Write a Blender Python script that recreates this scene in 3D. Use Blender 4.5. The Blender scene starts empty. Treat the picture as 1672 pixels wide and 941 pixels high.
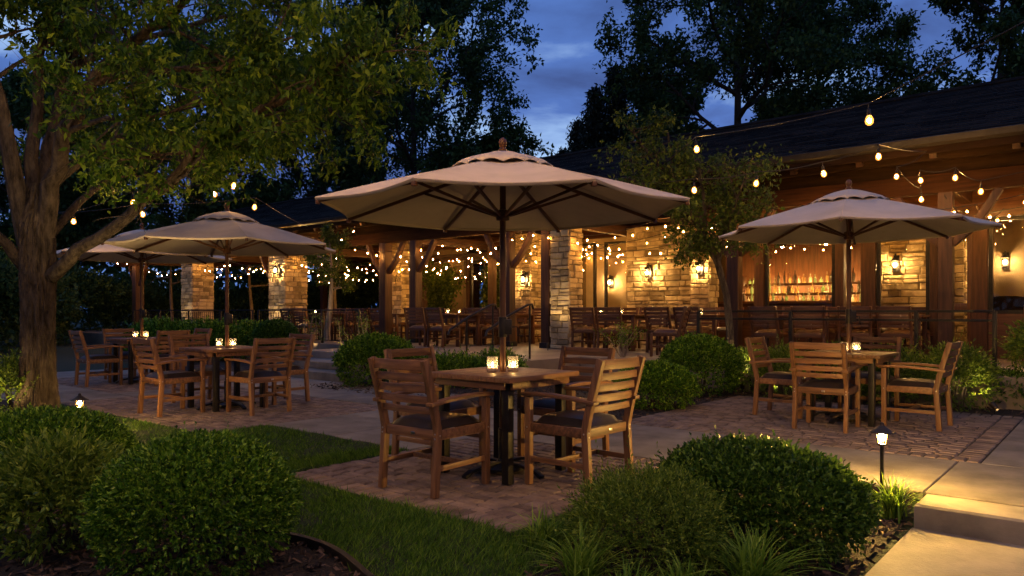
import bpy, bmesh, math, random
import numpy as np
from mathutils import Vector, Matrix

R = math.radians
SC = bpy.context.scene
COL = SC.collection
PI = math.pi

# ------------------------------------------------------------------ camera
cam_d = bpy.data.cameras.new("camera")
cam = bpy.data.objects.new("camera", cam_d)
COL.objects.link(cam)
cam.location = (0, 0, 1.22)
cam.rotation_euler = (R(90), 0, 0)
cam_d.sensor_width = 36
cam_d.lens = 36 * 1200 / 1672
cam_d.shift_y = 38 / 1672
cam_d.clip_start = 0.05
cam_d.clip_end = 2000
SC.camera = cam

# ------------------------------------------------------------------ dusk sky
SUN_EL, SUN_ROT = R(-2.0), R(200)
w = bpy.data.worlds.new("World")
SC.world = w
w.use_nodes = True
nt = w.node_tree
nt.nodes.clear()
def N(tree, typ, **kw):
    n = tree.nodes.new(typ)
    for k, v in kw.items():
        if k.startswith('i_'):
            n.inputs[k[2:].replace('_', ' ')].default_value = v
        else:
            setattr(n, k, v)
    return n
sky = N(nt, 'ShaderNodeTexSky', sky_type='NISHITA', sun_disc=False)
sky.sun_elevation = SUN_EL
sky.sun_rotation = SUN_ROT
tc = N(nt, 'ShaderNodeTexCoord')
mp = N(nt, 'ShaderNodeMapping')
mp.inputs['Scale'].default_value = (1.0, 1.0, 2.3)
nz = N(nt, 'ShaderNodeTexNoise', i_Scale=3.4, i_Detail=7.0, i_Roughness=0.56, i_Distortion=0.35)
rmp = N(nt, 'ShaderNodeValToRGB')
rmp.color_ramp.elements[0].position = 0.38
rmp.color_ramp.elements[0].color = (0.020, 0.050, 0.175, 1)
rmp.color_ramp.elements[1].position = 0.70
rmp.color_ramp.elements[1].color = (0.27, 0.42, 0.66, 1)
e = rmp.color_ramp.elements.new(0.53); e.color = (0.045, 0.110, 0.34, 1)
mix = N(nt, 'ShaderNodeMix', data_type='RGBA', blend_type='ADD')
mix.inputs['Factor'].default_value = 1.0
mul = N(nt, 'ShaderNodeMix', data_type='RGBA', blend_type='MULTIPLY')
mul.inputs['Factor'].default_value = 1.0
SKY_GAIN = 0.10
mul.inputs[7].default_value = (SKY_GAIN, SKY_GAIN, SKY_GAIN, 1)
bg = N(nt, 'ShaderNodeBackground'); bg.inputs['Strength'].default_value = 1.0
wo = N(nt, 'ShaderNodeOutputWorld')
lk = nt.links.new
lk(tc.outputs['Generated'], mp.inputs['Vector']); lk(mp.outputs['Vector'], nz.inputs['Vector'])
lk(nz.outputs['Fac'], rmp.inputs['Fac']); lk(sky.outputs['Color'], mul.inputs[6])
lk(mul.outputs[2], mix.inputs[6]); lk(rmp.outputs['Color'], mix.inputs[7])
lk(mix.outputs[2], bg.inputs['Color']); lk(bg.outputs['Background'], wo.inputs['Surface'])

sun_d = bpy.data.lights.new("afterglow", 'SUN')
sun_d.energy = 0.05
sun_d.angle = R(35)
sun_d.color = (1.0, 0.80, 0.66)
sun = bpy.data.objects.new("afterglow", sun_d)
sun.rotation_euler = (R(48), 0, R(-32))
COL.objects.link(sun)

SC.view_settings.view_transform = 'Standard'
SC.view_settings.look = 'None'
SC.view_settings.exposure = 0.6
SC.view_settings.gamma = 1.0
SC.view_settings.use_curve_mapping = False
SC.cycles.use_denoising = True
SC.cycles.max_bounces = 6
SC.cycles.diffuse_bounces = 3
SC.cycles.transparent_max_bounces = 12
SC.cycles.sample_clamp_indirect = 3.0
SC.cycles.use_light_tree = True

# light levels of the lamps, added overhead strings included (surface radiance of each glowing core)
LUM_BULB, LUM_OVER, LUM_FAIRY = 900.0, 2250.0, 640.0
LUM_SCONCE, LUM_PATH, LUM_FLAME = 1000.0, 9000.0, 150.0
SPOT_W = 30.0

# ------------------------------------------------------------------ site frame: s runs along the building, t runs towards it
C1, S1 = 0.767, 0.641
ROT = math.atan2(-S1, C1)
def L(s, t, z=0.0):
    return Vector((C1 * s + S1 * t, -S1 * s + C1 * t, z))
def at(px, py, Y):
    return Vector(((px - 836) / 1200 * Y, Y, 1.22 + (508 - py) / 1200 * Y))

# ------------------------------------------------------------------ materials
def mat(name):
    m = bpy.data.materials.new(name)
    m.use_nodes = True
    t = m.node_tree
    t.nodes.clear()
    o = N(t, 'ShaderNodeOutputMaterial')
    return m, t, o
def c4(c): return (c[0], c[1], c[2], 1)
def surf(name, c1, c2, scale=6.0, rough=0.7, bump=0.3, bscale=None, stretch=(1, 1, 1), metallic=0.0, island=0.0, detail=6.0, spec=0.35, dist=0.01, obrand=0.0):
    m, t, o = mat(name)
    p = N(t, 'ShaderNodeBsdfPrincipled')
    p.inputs['Roughness'].default_value = rough
    p.inputs['Metallic'].default_value = metallic
    p.inputs['Specular IOR Level'].default_value = spec
    co = N(t, 'ShaderNodeTexCoord')
    ma = N(t, 'ShaderNodeMapping'); ma.inputs['Scale'].default_value = stretch
    n = N(t, 'ShaderNodeTexNoise', i_Scale=scale, i_Detail=detail, i_Roughness=0.62)
    r = N(t, 'ShaderNodeValToRGB')
    r.color_ramp.elements[0].position = 0.3; r.color_ramp.elements[0].color = c4(c1)
    r.color_ramp.elements[1].position = 0.72; r.color_ramp.elements[1].color = c4(c2)
    lk = t.links.new
    lk(co.outputs['Object'], ma.inputs['Vector']); lk(ma.outputs['Vector'], n.inputs['Vector'])
    fac = n.outputs['Fac']
    if island or obrand:
        if island:
            g = N(t, 'ShaderNodeNewGeometry'); src = g.outputs['Random Per Island']; amt = island
        else:
            g = N(t, 'ShaderNodeObjectInfo'); src = g.outputs['Random']; amt = obrand
        mr = N(t, 'ShaderNodeMapRange'); mr.inputs['To Min'].default_value = -amt; mr.inputs['To Max'].default_value = amt
        ad = N(t, 'ShaderNodeMath', operation='ADD')
        lk(src, mr.inputs['Value']); lk(mr.outputs['Result'], ad.inputs[0]); lk(fac, ad.inputs[1])
        fac = ad.outputs[0]
    lk(fac, r.inputs['Fac']); lk(r.outputs['Color'], p.inputs['Base Color'])
    if bump:
        n2 = N(t, 'ShaderNodeTexNoise', i_Scale=bscale or scale * 4, i_Detail=6.0, i_Roughness=0.65)
        b = N(t, 'ShaderNodeBump'); b.inputs['Strength'].default_value = bump; b.inputs['Distance'].default_value = dist
        lk(ma.outputs['Vector'], n2.inputs['Vector']); lk(n2.outputs['Fac'], b.inputs['Height']); lk(b.outputs['Normal'], p.inputs['Normal'])
    lk(p.outputs['BSDF'], o.inputs['Surface'])
    return m
def leafmat(name, ca, cb, cc, trans=0.35, rough=0.45):
    m, t, o = mat(name)
    lk = t.links.new
    g = N(t, 'ShaderNodeNewGeometry')
    r = N(t, 'ShaderNodeValToRGB')
    r.color_ramp.elements[0].color = c4(ca); r.color_ramp.elements[1].color = c4(cc)
    e = r.color_ramp.elements.new(0.55); e.color = c4(cb)
    p = N(t, 'ShaderNodeBsdfPrincipled'); p.inputs['Roughness'].default_value = rough; p.inputs['Specular IOR Level'].default_value = 0.16
    tr = N(t, 'ShaderNodeBsdfTranslucent')
    mx = N(t, 'ShaderNodeMixShader'); mx.inputs[0].default_value = trans
    lk(g.outputs['Random Per Island'], r.inputs['Fac'])
    lk(r.outputs['Color'], p.inputs['Base Color']); lk(r.outputs['Color'], tr.inputs['Color'])
    lk(p.outputs['BSDF'], mx.inputs[1]); lk(tr.outputs['BSDF'], mx.inputs[2]); lk(mx.outputs[0], o.inputs['Surface'])
    return m
def glow(name, col, strength):
    m, t, o = mat(name)
    em = N(t, 'ShaderNodeEmission'); em.inputs['Color'].default_value = c4(col); em.inputs['Strength'].default_value = strength
    t.links.new(em.outputs[0], o.inputs['Surface'])
    return m
def clearmat(name, tint, gloss=0.1, rough=0.05, glowc=None, glows=0.0, transl=0.0):
    m, t, o = mat(name)
    lk = t.links.new
    tp = N(t, 'ShaderNodeBsdfTransparent'); tp.inputs['Color'].default_value = c4(tint)
    gl = N(t, 'ShaderNodeBsdfGlossy'); gl.inputs['Roughness'].default_value = rough
    mx = N(t, 'ShaderNodeMixShader'); mx.inputs[0].default_value = gloss
    lk(tp.outputs[0], mx.inputs[1]); lk(gl.outputs[0], mx.inputs[2])
    out = mx.outputs[0]
    if transl:
        tl = N(t, 'ShaderNodeBsdfTranslucent'); tl.inputs['Color'].default_value = (0.8, 0.8, 0.8, 1)
        m2 = N(t, 'ShaderNodeMixShader'); m2.inputs[0].default_value = transl
        lk(out, m2.inputs[1]); lk(tl.outputs[0], m2.inputs[2]); out = m2.outputs[0]
    if glows:
        em = N(t, 'ShaderNodeEmission'); em.inputs['Color'].default_value = c4(glowc); em.inputs['Strength'].default_value = glows
        ad = N(t, 'ShaderNodeAddShader'); lk(out, ad.inputs[0]); lk(em.outputs[0], ad.inputs[1]); out = ad.outputs[0]
    lk(out, o.inputs['Surface'])
    return m

WARM = (1.0, 0.58, 0.19)
M = {}
for ax, st in (('x', (1, 14, 14)), ('y', (14, 1, 14)), ('z', (14, 14, 1))):
    M['teak_' + ax] = surf('teak_' + ax, (0.072, 0.031, 0.012), (0.245, 0.113, 0.044), 2.6, 0.48, 0.25, 9, st, dist=0.004, obrand=0.10)
    M['timber_' + ax] = surf('timber_' + ax, (0.026, 0.0105, 0.0045), (0.086, 0.035, 0.0135), 1.6, 0.6, 0.4, 6, st, dist=0.006, obrand=0.08)
    M['stain_' + ax] = surf('stain_' + ax, (0.05, 0.020, 0.008), (0.13, 0.052, 0.02), 2.4, 0.4, 0.2, 8, st, dist=0.004, obrand=0.10)
M['leather'] = surf('leather', (0.016, 0.011, 0.009), (0.036, 0.024, 0.018), 9, 0.42, 0.15, 90, dist=0.002, spec=0.28)
M['black_metal'] = surf('black_metal', (0.010, 0.009, 0.008), (0.024, 0.020, 0.018), 14, 0.42, 0.1, 60, metallic=0.4, dist=0.002)
M['bronze'] = surf('bronze', (0.035, 0.024, 0.016), (0.07, 0.05, 0.03), 14, 0.4, 0.1, 60, metallic=0.6, dist=0.002)
M['steel'] = surf('steel', (0.4, 0.38, 0.35), (0.6, 0.57, 0.52), 30, 0.3, 0.05, 60, metallic=1.0, dist=0.001)
M['gutter'] = surf('gutter', (0.022, 0.018, 0.015), (0.045, 0.038, 0.032), 5, 0.4, 0.05, 20, metallic=0.3, dist=0.002)
M['canvas'] = surf('canvas', (0.40, 0.34, 0.275), (0.58, 0.50, 0.415), 1.6, 0.9, 0.5, 5, spec=0.1, dist=0.02, detail=9)
M['paver'] = surf('paver', (0.085, 0.057, 0.042), (0.235, 0.165, 0.122), 7.0, 0.78, 0.8, 60, island=0.13, dist=0.006)
M['joint'] = surf('joint', (0.022, 0.018, 0.014), (0.055, 0.043, 0.033), 20, 0.95, 0.4, 90)
M['concrete'] = surf('concrete', (0.105, 0.089, 0.069), (0.245, 0.212, 0.166), 2.6, 0.8, 0.6, 45, island=0.07, dist=0.006, detail=12)
M['terrace'] = surf('terrace', (0.11, 0.085, 0.06), (0.23, 0.18, 0.13), 1.3, 0.55, 0.3, 50, dist=0.004)
M['stone'] = surf('stone', (0.19, 0.135, 0.066), (0.56, 0.43, 0.235), 3.6, 0.85, 0.9, 16, island=0.24, dist=0.03)
M['mortar'] = surf('mortar', (0.16, 0.125, 0.085), (0.26, 0.205, 0.14), 12, 0.95, 0.6, 60)
M['plaster'] = surf('plaster', (0.24, 0.175, 0.10), (0.36, 0.275, 0.165), 1.4, 0.9, 0.3, 22, dist=0.006)
M['fascia'] = surf('fascia', (0.012, 0.0065, 0.0035), (0.034, 0.017, 0.008), 2.0, 0.85, 0.3, 8, (1, 10, 10), spec=0.05)
M['beam_wood'] = surf('beam_wood', (0.018, 0.0075, 0.0035), (0.060, 0.024, 0.0095), 1.6, 0.85, 0.4, 6, (1, 14, 14), dist=0.006, spec=0.06)
M['plaster_dim'] = surf('plaster_dim', (0.075, 0.052, 0.030), (0.19, 0.14, 0.085), 0.9, 0.95, 0.5, 14, dist=0.01)  # darker copy of the plaster; the walls' dimness is put into its colour
M['shingle'] = surf('shingle', (0.007, 0.0062, 0.0058), (0.024, 0.0215, 0.020), 2.2, 0.85, 0.9, 26, island=0.25, dist=0.02, spec=0.04)
M['soil'] = surf('soil', (0.012, 0.009, 0.006), (0.035, 0.024, 0.016), 14, 0.95, 0.9, 60, dist=0.03)
M['mulch'] = surf('mulch', (0.018, 0.010, 0.006), (0.11, 0.066, 0.042), 20, 0.9, 0.4, 80, (1, 1, 1), island=0.3)
M['turf'] = surf('turf', (0.006, 0.011, 0.003), (0.018, 0.032, 0.007), 9, 0.95, 0.8, 90, dist=0.02)
M['far_ground'] = surf('far_ground', (0.010, 0.017, 0.007), (0.026, 0.040, 0.014), 0.4, 0.95, 0.6, 20, dist=0.05)
M['bark'] = surf('bark', (0.016, 0.013, 0.010), (0.120, 0.094, 0.068), 7.0, 0.95, 1.0, 16, (2.4, 2.4, 0.7), dist=0.04, spec=0.1)
M['bark_dark'] = surf('bark_dark', (0.02, 0.015, 0.011), (0.06, 0.045, 0.032), 4.0, 0.9, 0.8, 8, (2, 2, 0.4), dist=0.05)
M['bark_pale'] = surf('bark_pale', (0.12, 0.09, 0.06), (0.30, 0.235, 0.165), 6.0, 0.9, 0.8, 14, (2, 2, 0.5), dist=0.02)
M['panel_wood'] = surf('panel_wood', (0.045, 0.014, 0.005), (0.13, 0.045, 0.015), 2.2, 0.4, 0.2, 8, (9, 9, 0.6), dist=0.004)
M['wax'] = surf('wax', (0.62, 0.52, 0.38), (0.75, 0.64, 0.48), 6, 0.5, 0)
M['terracotta'] = surf('terracotta', (0.10, 0.045, 0.025), (0.18, 0.085, 0.05), 5, 0.8, 0.3)
M['leaf_near'] = leafmat('leaf_near', (0.018, 0.050, 0.006), (0.060, 0.130, 0.012), (0.185, 0.27, 0.024), 0.5)
M['leaf_dark'] = leafmat('leaf_dark', (0.018, 0.042, 0.013), (0.046, 0.088, 0.024), (0.095, 0.150, 0.036), 0.35)
M['leaf_mid'] = leafmat('leaf_mid', (0.026, 0.050, 0.009), (0.060, 0.098, 0.014), (0.13, 0.165, 0.024), 0.45)
M['needle'] = leafmat('needle', (0.010, 0.018, 0.013), (0.017, 0.028, 0.020), (0.026, 0.040, 0.027), 0.15)
M['box_leaf'] = leafmat('box_leaf', (0.016, 0.052, 0.004), (0.070, 0.170, 0.010), (0.25, 0.39, 0.036), 0.28, 0.36)
M['box_leaf_deep'] = leafmat('box_leaf_deep', (0.014, 0.040, 0.005), (0.048, 0.110, 0.011), (0.135, 0.23, 0.028), 0.25, 0.38)
M['light_leaf'] = leafmat('light_leaf', (0.040, 0.080, 0.009), (0.115, 0.19, 0.020), (0.24, 0.31, 0.045), 0.35, 0.38)
M['grass_blade'] = leafmat('grass_blade', (0.020, 0.056, 0.005), (0.064, 0.150, 0.012), (0.17, 0.28, 0.026), 0.4, 0.5)
M['strap_leaf'] = leafmat('strap_leaf', (0.06, 0.13, 0.012), (0.145, 0.26, 0.026), (0.26, 0.37, 0.05), 0.4, 0.38)
M['glass'] = clearmat('glass', (0.93, 0.92, 0.88), 0.012, 0.02)
M['votive_glass'] = clearmat('votive_glass', (0.95, 0.9, 0.82), 0.14, 0.12, transl=0.14)
M['bulb_glass'] = clearmat('bulb_glass', (1.0, 0.88, 0.66), 0.06, 0.1, (1.0, 0.36, 0.06), 1.0)  # amber emission on the glass imitates a halo round the core
M['bulb_core'] = glow('bulb_core', WARM, LUM_BULB)
M['bulb_over'] = glow('bulb_over', WARM, LUM_OVER)  # core for the unseen overhead strings
M['fairy_core'] = glow('fairy_core', (1.0, 0.52, 0.15), LUM_FAIRY)
M['fairy_glass'] = clearmat('fairy_glass', (1.0, 0.85, 0.6), 0.05, 0.1, (1.0, 0.36, 0.06), 0.9)  # same halo glow put into the glass of the small bulbs
M['sconce_core'] = glow('sconce_core', (1.0, 0.60, 0.22), LUM_SCONCE)
M['pendant_core'] = glow('pendant_core', (1.0, 0.56, 0.18), 420.0)
M['path_core'] = glow('path_core', (1.0, 0.58, 0.13), LUM_PATH)
M['flame'] = glow('flame', (1.0, 0.62, 0.22), LUM_FLAME)
M['shelf_glow'] = glow('shelf_glow', (1.0, 0.64, 0.22), 90.0)
M['amber_bottle'] = clearmat('amber_bottle', (0.75, 0.45, 0.12), 0.15, 0.08, transl=0.25)
M['green_bottle'] = clearmat('green_bottle', (0.30, 0.48, 0.16), 0.15, 0.08, transl=0.25)
M['clear_bottle'] = clearmat('clear_bottle', (0.9, 0.82, 0.62), 0.18, 0.08, transl=0.3)
M['dark_bottle'] = clearmat('dark_bottle', (0.12, 0.07, 0.03), 0.15, 0.08, transl=0.1)

# ------------------------------------------------------------------ mesh helpers
class MB:
    def __init__(self):
        self.v, self.f, self.m, self.cur = [], [], [], 0
    def add(self, vs, fs):
        o = len(self.v)
        self.v.extend([tuple(p) for p in vs])
        self.f.extend([tuple(i + o for i in f) for f in fs])
        self.m.extend([self.cur] * len(fs))
    def box(self, c, d, rot=None):
        hx, hy, hz = d[0] / 2, d[1] / 2, d[2] / 2
        vs = [Vector((x, y, z)) for x in (-hx, hx) for y in (-hy, hy) for z in (-hz, hz)]
        if rot is not None: vs = [rot @ p for p in vs]
        c = Vector(c)
        self.add([p + c for p in vs], [(0, 1, 3, 2), (4, 6, 7, 5), (0, 4, 5, 1), (2, 3, 7, 6), (0, 2, 6, 4), (1, 5, 7, 3)])
    def bar(self, a, b, wd, ht, up=(0, 0, 1)):
        a, b = Vector(a), Vector(b)
        d = (b - a).normalized(); u = Vector(up)
        sx = d.cross(u)
        if sx.length < 1e-4: sx = d.cross(Vector((0, 1, 0)))
        sx.normalize(); u = sx.cross(d).normalized()
        vs = []
        for p in (a, b):
            for i, j in ((-1, -1), (1, -1), (1, 1), (-1, 1)):
                vs.append(p + sx * (i * wd / 2) + u * (j * ht / 2))
        self.add(vs, [(3, 2, 1, 0), (4, 5, 6, 7), (0, 1, 5, 4), (1, 2, 6, 5), (2, 3, 7, 6), (3, 0, 4, 7)])
    def sweep(self, pts, wd, ht, up=(0, 0, 1)):
        pts = [Vector(p) for p in pts]; rings = []
        for i, p in enumerate(pts):
            d = (pts[min(i + 1, len(pts) - 1)] - pts[max(i - 1, 0)]).normalized()
            sx = d.cross(Vector(up)).normalized(); u = sx.cross(d).normalized()
            rings.append([p + sx * (a * wd / 2) + u * (b * ht / 2) for a, b in ((-1, -1), (1, -1), (1, 1), (-1, 1))])
        vs = [q for r in rings for q in r]; fs = []
        for i in range(len(rings) - 1):
            for k in range(4):
                fs.append((4 * i + k, 4 * i + (k + 1) % 4, 4 * i + 4 + (k + 1) % 4, 4 * i + 4 + k))
        n = 4 * (len(rings) - 1)
        fs += [(3, 2, 1, 0), (n, n + 1, n + 2, n + 3)]
        self.add(vs, fs)
    def tube(self, pts, rad, n=8, cap=True):
        pts = [Vector(p) for p in pts]
        if not hasattr(rad, '__len__'): rad = [rad] * len(pts)
        ref = None; rings = []
        for i, p in enumerate(pts):
            d = (pts[min(i + 1, len(pts) - 1)] - pts[max(i - 1, 0)])
            d = d.normalized() if d.length > 1e-9 else Vector((0, 0, 1))
            if ref is None:
                ref = Vector((1, 0, 0)) if abs(d.x) < 0.8 else Vector((0, 1, 0))
            x = (ref - d * ref.dot(d))
            x = x.normalized() if x.length > 1e-6 else d.orthogonal().normalized()
            ref = x; y = d.cross(x)
            rings.append([p + (x * math.cos(2 * PI * k / n) + y * math.sin(2 * PI * k / n)) * rad[i] for k in range(n)])
        vs = [q for r in rings for q in r]; fs = []
        for i in range(len(rings) - 1):
            for k in range(n):
                fs.append((n * i + k, n * i + (k + 1) % n, n * i + n + (k + 1) % n, n * i + n + k))
        if cap:
            fs.append(tuple(reversed(range(n)))); b = n * (len(rings) - 1); fs.append(tuple(b + k for k in range(n)))
        self.add(vs, fs)
    def lathe(self, prof, n=16, c=(0, 0, 0), cap=True):
        c = Vector(c); vs = []; fs = []
        for r, z in prof:
            for k in range(n):
                a = 2 * PI * k / n
                vs.append(c + Vector((r * math.cos(a), r * math.sin(a), z)))
        for i in range(len(prof) - 1):
            for k in range(n):
                fs.append((n * i + k, n * i + (k + 1) % n, n * i + n + (k + 1) % n, n * i + n + k))
        if cap:
            fs.append(tuple(reversed(range(n)))); b = n * (len(prof) - 1); fs.append(tuple(b + k for k in range(n)))
        self.add(vs, fs)
    def block(self, c, d, ch, X=Vector((1, 0, 0)), Y=Vector((0, 1, 0)), Z=Vector((0, 0, 1)), jit=0.0, rng=None):
        """a paving stone or walling stone: d = size along X and Y, height along Z, chamfered upper edge, no underside"""
        c = Vector(c); hx, hy = d[0] / 2, d[1] / 2; vs = []
        j = (lambda: rng.uniform(-jit, jit)) if rng else (lambda: 0.0)
        cor = [(sx * hx + j(), sy * hy + j()) for sx, sy in ((-1, -1), (1, -1), (1, 1), (-1, 1))]
        for x, y in cor: vs.append(c + X * x + Y * y)
        for x, y in cor: vs.append(c + X * x + Y * y + Z * (d[2] - ch))
        for x, y in cor: vs.append(c + X * (x - math.copysign(ch, x)) + Y * (y - math.copysign(ch, y)) + Z * (d[2] + j() * 0.5))
        fs = []
        for b in (0, 4):
            for k in range(4):
                fs.append((b + k, b + (k + 1) % 4, b + 4 + (k + 1) % 4, b + 4 + k))
        fs.append((8, 9, 10, 11))
        self.add(vs, fs)
    def build(self, name, mats, parent=None, bevel=0.0, smooth=False, seg=2):
        me = bpy.data.meshes.new(name)
        me.from_pydata(self.v, [], self.f)
        if not isinstance(mats, (list, tuple)): mats = [mats]
        for mm in mats: me.materials.append(M[mm])
        if len(mats) > 1: me.polygons.foreach_set('material_index', self.m)
        if bevel:
            bm = bmesh.new(); bm.from_mesh(me)
            bmesh.ops.bevel(bm, geom=bm.edges[:], offset=bevel, segments=seg, affect='EDGES', profile=0.6, clamp_overlap=True)
            bm.to_mesh(me); bm.free()
        if smooth or bevel:
            me.polygons.foreach_set('use_smooth', [True] * len(me.polygons))
            me.set_sharp_from_angle(angle=R(35))
        me.update()
        o = bpy.data.objects.new(name, me); COL.objects.link(o)
        if parent is not None: o.parent = parent
        return o
def np_obj(name, V, F, mats, parent=None, smooth=False):
    me = bpy.data.meshes.new(name)
    V = np.asarray(V, np.float32); F = np.asarray(F, np.int32)
    k = F.shape[1]
    me.vertices.add(len(V)); me.vertices.foreach_set('co', V.ravel())
    me.loops.add(F.size); me.loops.foreach_set('vertex_index', F.ravel())
    me.polygons.add(len(F)); me.polygons.foreach_set('loop_start', np.arange(0, F.size, k, dtype=np.int32))
    me.polygons.foreach_set('loop_total', np.full(len(F), k, np.int32))
    if smooth: me.polygons.foreach_set('use_smooth', np.ones(len(F), bool))
    me.materials.append(M[mats]); me.update(calc_edges=True)
    o = bpy.data.objects.new(name, me); COL.objects.link(o)
    if parent is not None: o.parent = parent
    return o
def tag(o, label=None, cat=None, group=None, kind=None):
    if label: o['label'] = label
    if cat: o['category'] = cat
    if group: o['group'] = group
    if kind: o['kind'] = kind
    return o
def empty(name, loc=(0, 0, 0), rz=0.0, label=None, cat=None, group=None):
    o = bpy.data.objects.new(name, None); COL.objects.link(o)
    o.empty_display_size = 0.1
    o.location = loc; o.rotation_euler = (0, 0, rz)
    return tag(o, label, cat, group)
KIDS = {}
def copy_tree(o, parent=None):
    c = o.copy(); COL.objects.link(c)
    if parent is not None: c.parent = parent
    for ch in KIDS.setdefault(o.name, list(o.children)):
        copy_tree(ch, c)
    return c
def unit(a): return a / np.maximum(np.linalg.norm(a, axis=1, keepdims=True), 1e-9)
def leaf_quads(P, D, l, wd, rng, fold=0.15):
    """one folded diamond leaf per row: base P, direction D"""
    n = len(P); D = unit(D)
    W = unit(np.cross(D, rng.normal(size=(n, 3)) + np.array([0, 0, 0.8])))
    Nn = np.cross(W, D)
    l = np.asarray(l).reshape(-1, 1) * np.ones((n, 1)); wd = np.asarray(wd).reshape(-1, 1) * np.ones((n, 1))
    a = P; t = P + D * l - Nn * l * 0.10
    b = P + D * l * 0.45 + W * wd / 2 + Nn * wd * fold
    c = P + D * l * 0.45 - W * wd / 2 + Nn * wd * fold
    V = np.stack([a, b, t, c], 1).reshape(-1, 3)
    F = np.arange(4 * n).reshape(-1, 4)
    return V, F
def smoothstep(a, b, x):
    x = min(1, max(0, (x - a) / (b - a))); return x * x * (3 - 2 * x)

# ------------------------------------------------------------------ ground and paving
def zg(s, t):
    f = smoothstep(-2.75, -1.5, s) * (1 - smoothstep(5.38, 5.58, t))
    f2 = smoothstep(-0.2, -1.4, t)
    return -0.03 - 0.14 * f
def axis_steps(a, b, step, far):
    v = list(np.arange(a, b + 1e-6, step)); o1 = []; x = a; d = step
    while x > -far: d *= 1.6; x -= d; o1.append(x)
    o2 = []; x = b; d = step
    while x < far: d *= 1.6; x += d; o2.append(x)
    return sorted(o1) + v + o2
ss, ts = axis_steps(-8, 3, 0.25, 600), axis_steps(-1, 8, 0.25, 600)
g = MB()
vs = [(s, t, zg(s, t)) for s in ss for t in ts]
nt_ = len(ts)
fs = [(i * nt_ + j, (i + 1) * nt_ + j, (i + 1) * nt_ + j + 1, i * nt_ + j + 1) for i in range(len(ss) - 1) for j in range(nt_ - 1)]
g.add(vs, fs)
o = g.build('ground', 'far_ground', smooth=True); o.rotation_euler.z = ROT; tag(o, kind='structure')

def paver_field(s0, s1, t0, t1, seed, name='paver_patio'):
    rng = random.Random(seed); b = MB()
    b.cur = 1
    b.box(((s0 + s1) / 2, (t0 + t1) / 2, -0.045), (s1 - s0, t1 - t0, 0.07))
    b.cur = 0
    # soldier course round the edge, running bond inside
    w_, l_, gp = 0.102, 0.196, 0.010
    def put(s, t, ls, lt):
        b.block((s, t, -0.03), (ls - gp, lt - gp, 0.03 + rng.uniform(-0.0035, 0.0035)), 0.011, jit=0.004, rng=rng)
    ns = int((s1 - s0) / w_); ds = (s1 - s0) / ns
    for k in range(ns):
        put(s0 + ds * (k + .5), t0 + l_ / 2, ds, l_); put(s0 + ds * (k + .5), t1 - l_ / 2, ds, l_)
    a0, a1 = t0 + l_, t1 - l_
    n2 = int((a1 - a0) / w_); dt = (a1 - a0) / n2
    for k in range(n2):
        put(s0 + l_ / 2, a0 + dt * (k + .5), l_, dt); put(s1 - l_ / 2, a0 + dt * (k + .5), l_, dt)
        x0, x1 = s0 + l_, s1 - l_; x = x0; first = True
        while x < x1 - 0.03:
            ln = rng.choice((0.13, 0.17, 0.19, 0.20, 0.22))
            if first and k % 2: ln = 0.1
            first = False
            if x1 - (x + ln) < 0.08: ln = x1 - x
            put(x + ln / 2, a0 + dt * (k + .5), ln, dt); x += ln
    o = b.build(name, ['paver', 'joint']); o.rotation_euler.z = ROT
    return tag(o, kind='structure')
paver_field(-4.85, -2.62, 3.12, 5.40, 1)
paver_field(-4.32, -0.906, 6.96, 10.3, 2)
paver_field(-10.9, -7.12, 3.65, 6.2, 3)
paver_field(-15.0, -11.6, 4.6, 7.3, 4)

def slabs(cells, name, z=0.0, th=0.09, seed=0, ch=0.006):
    rng = random.Random(seed); b = MB(); b.cur = 1
    for (s0, s1, t0, t1) in cells:
        b.box(((s0 + s1) / 2, (t0 + t1) / 2, z - th / 2 - 0.01), (s1 - s0 - 0.012, t1 - t0 - 0.012, th - 0.02))
    b.cur = 0
    for (s0, s1, t0, t1) in cells:
        b.block(((s0 + s1) / 2, (t0 + t1) / 2, z - th), (s1 - s0 - 0.009, t1 - t0 - 0.009, th), ch)
    o = b.build(name, ['concrete', 'joint']); o.rotation_euler.z = ROT
    return tag(o, kind='structure')
def split(a, b, n): return [(a + (b - a) * i / n, a + (b - a) * (i + 1) / n) for i in range(n)]
cells = []
for a, b in split(-7.1, -4.86, 2): cells += [(a, b, 4.4, 5.42)]
for a, b in split(-7.1, -2.4, 3): cells.append((a, b, 5.42, 6.94))
for a, b in split(-2.4, 3.0, 4): cells.append((a, b, 5.6, 6.94))
for a, b in split(6.94, 11.0, 3): cells += [(-0.9, 0.9, a, b), (0.9, 2.8, a, b)]
for a, b in split(-14.9, -7.1, 5): cells.append((a, b, 6.22 if b > -11 else 7.32, 7.8))
for a, b in split(-16.5, -10.92, 4): cells.append((a, b, 3.3, 4.58))
cells += [(-11.58, -10.92, 4.6, 6.2), (-16.5, -15.02, 4.6, 7.3)]
slabs(cells, 'concrete_path', 0.0, 0.16, 5)
slabs([(-1.04, 0.35, 5.22, 5.59), (0.35, 2.2, 5.22, 5.59)], 'concrete_step', -0.004, 0.17, 6, 0.014)
slabs([(-1.05, 1.3, 3.2, 5.21), (-1.05, 1.3, 1.2, 3.2), (-1.05, 1.3, -1.5, 1.2)], 'lower_path', -0.15, 0.08, 7)

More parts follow.
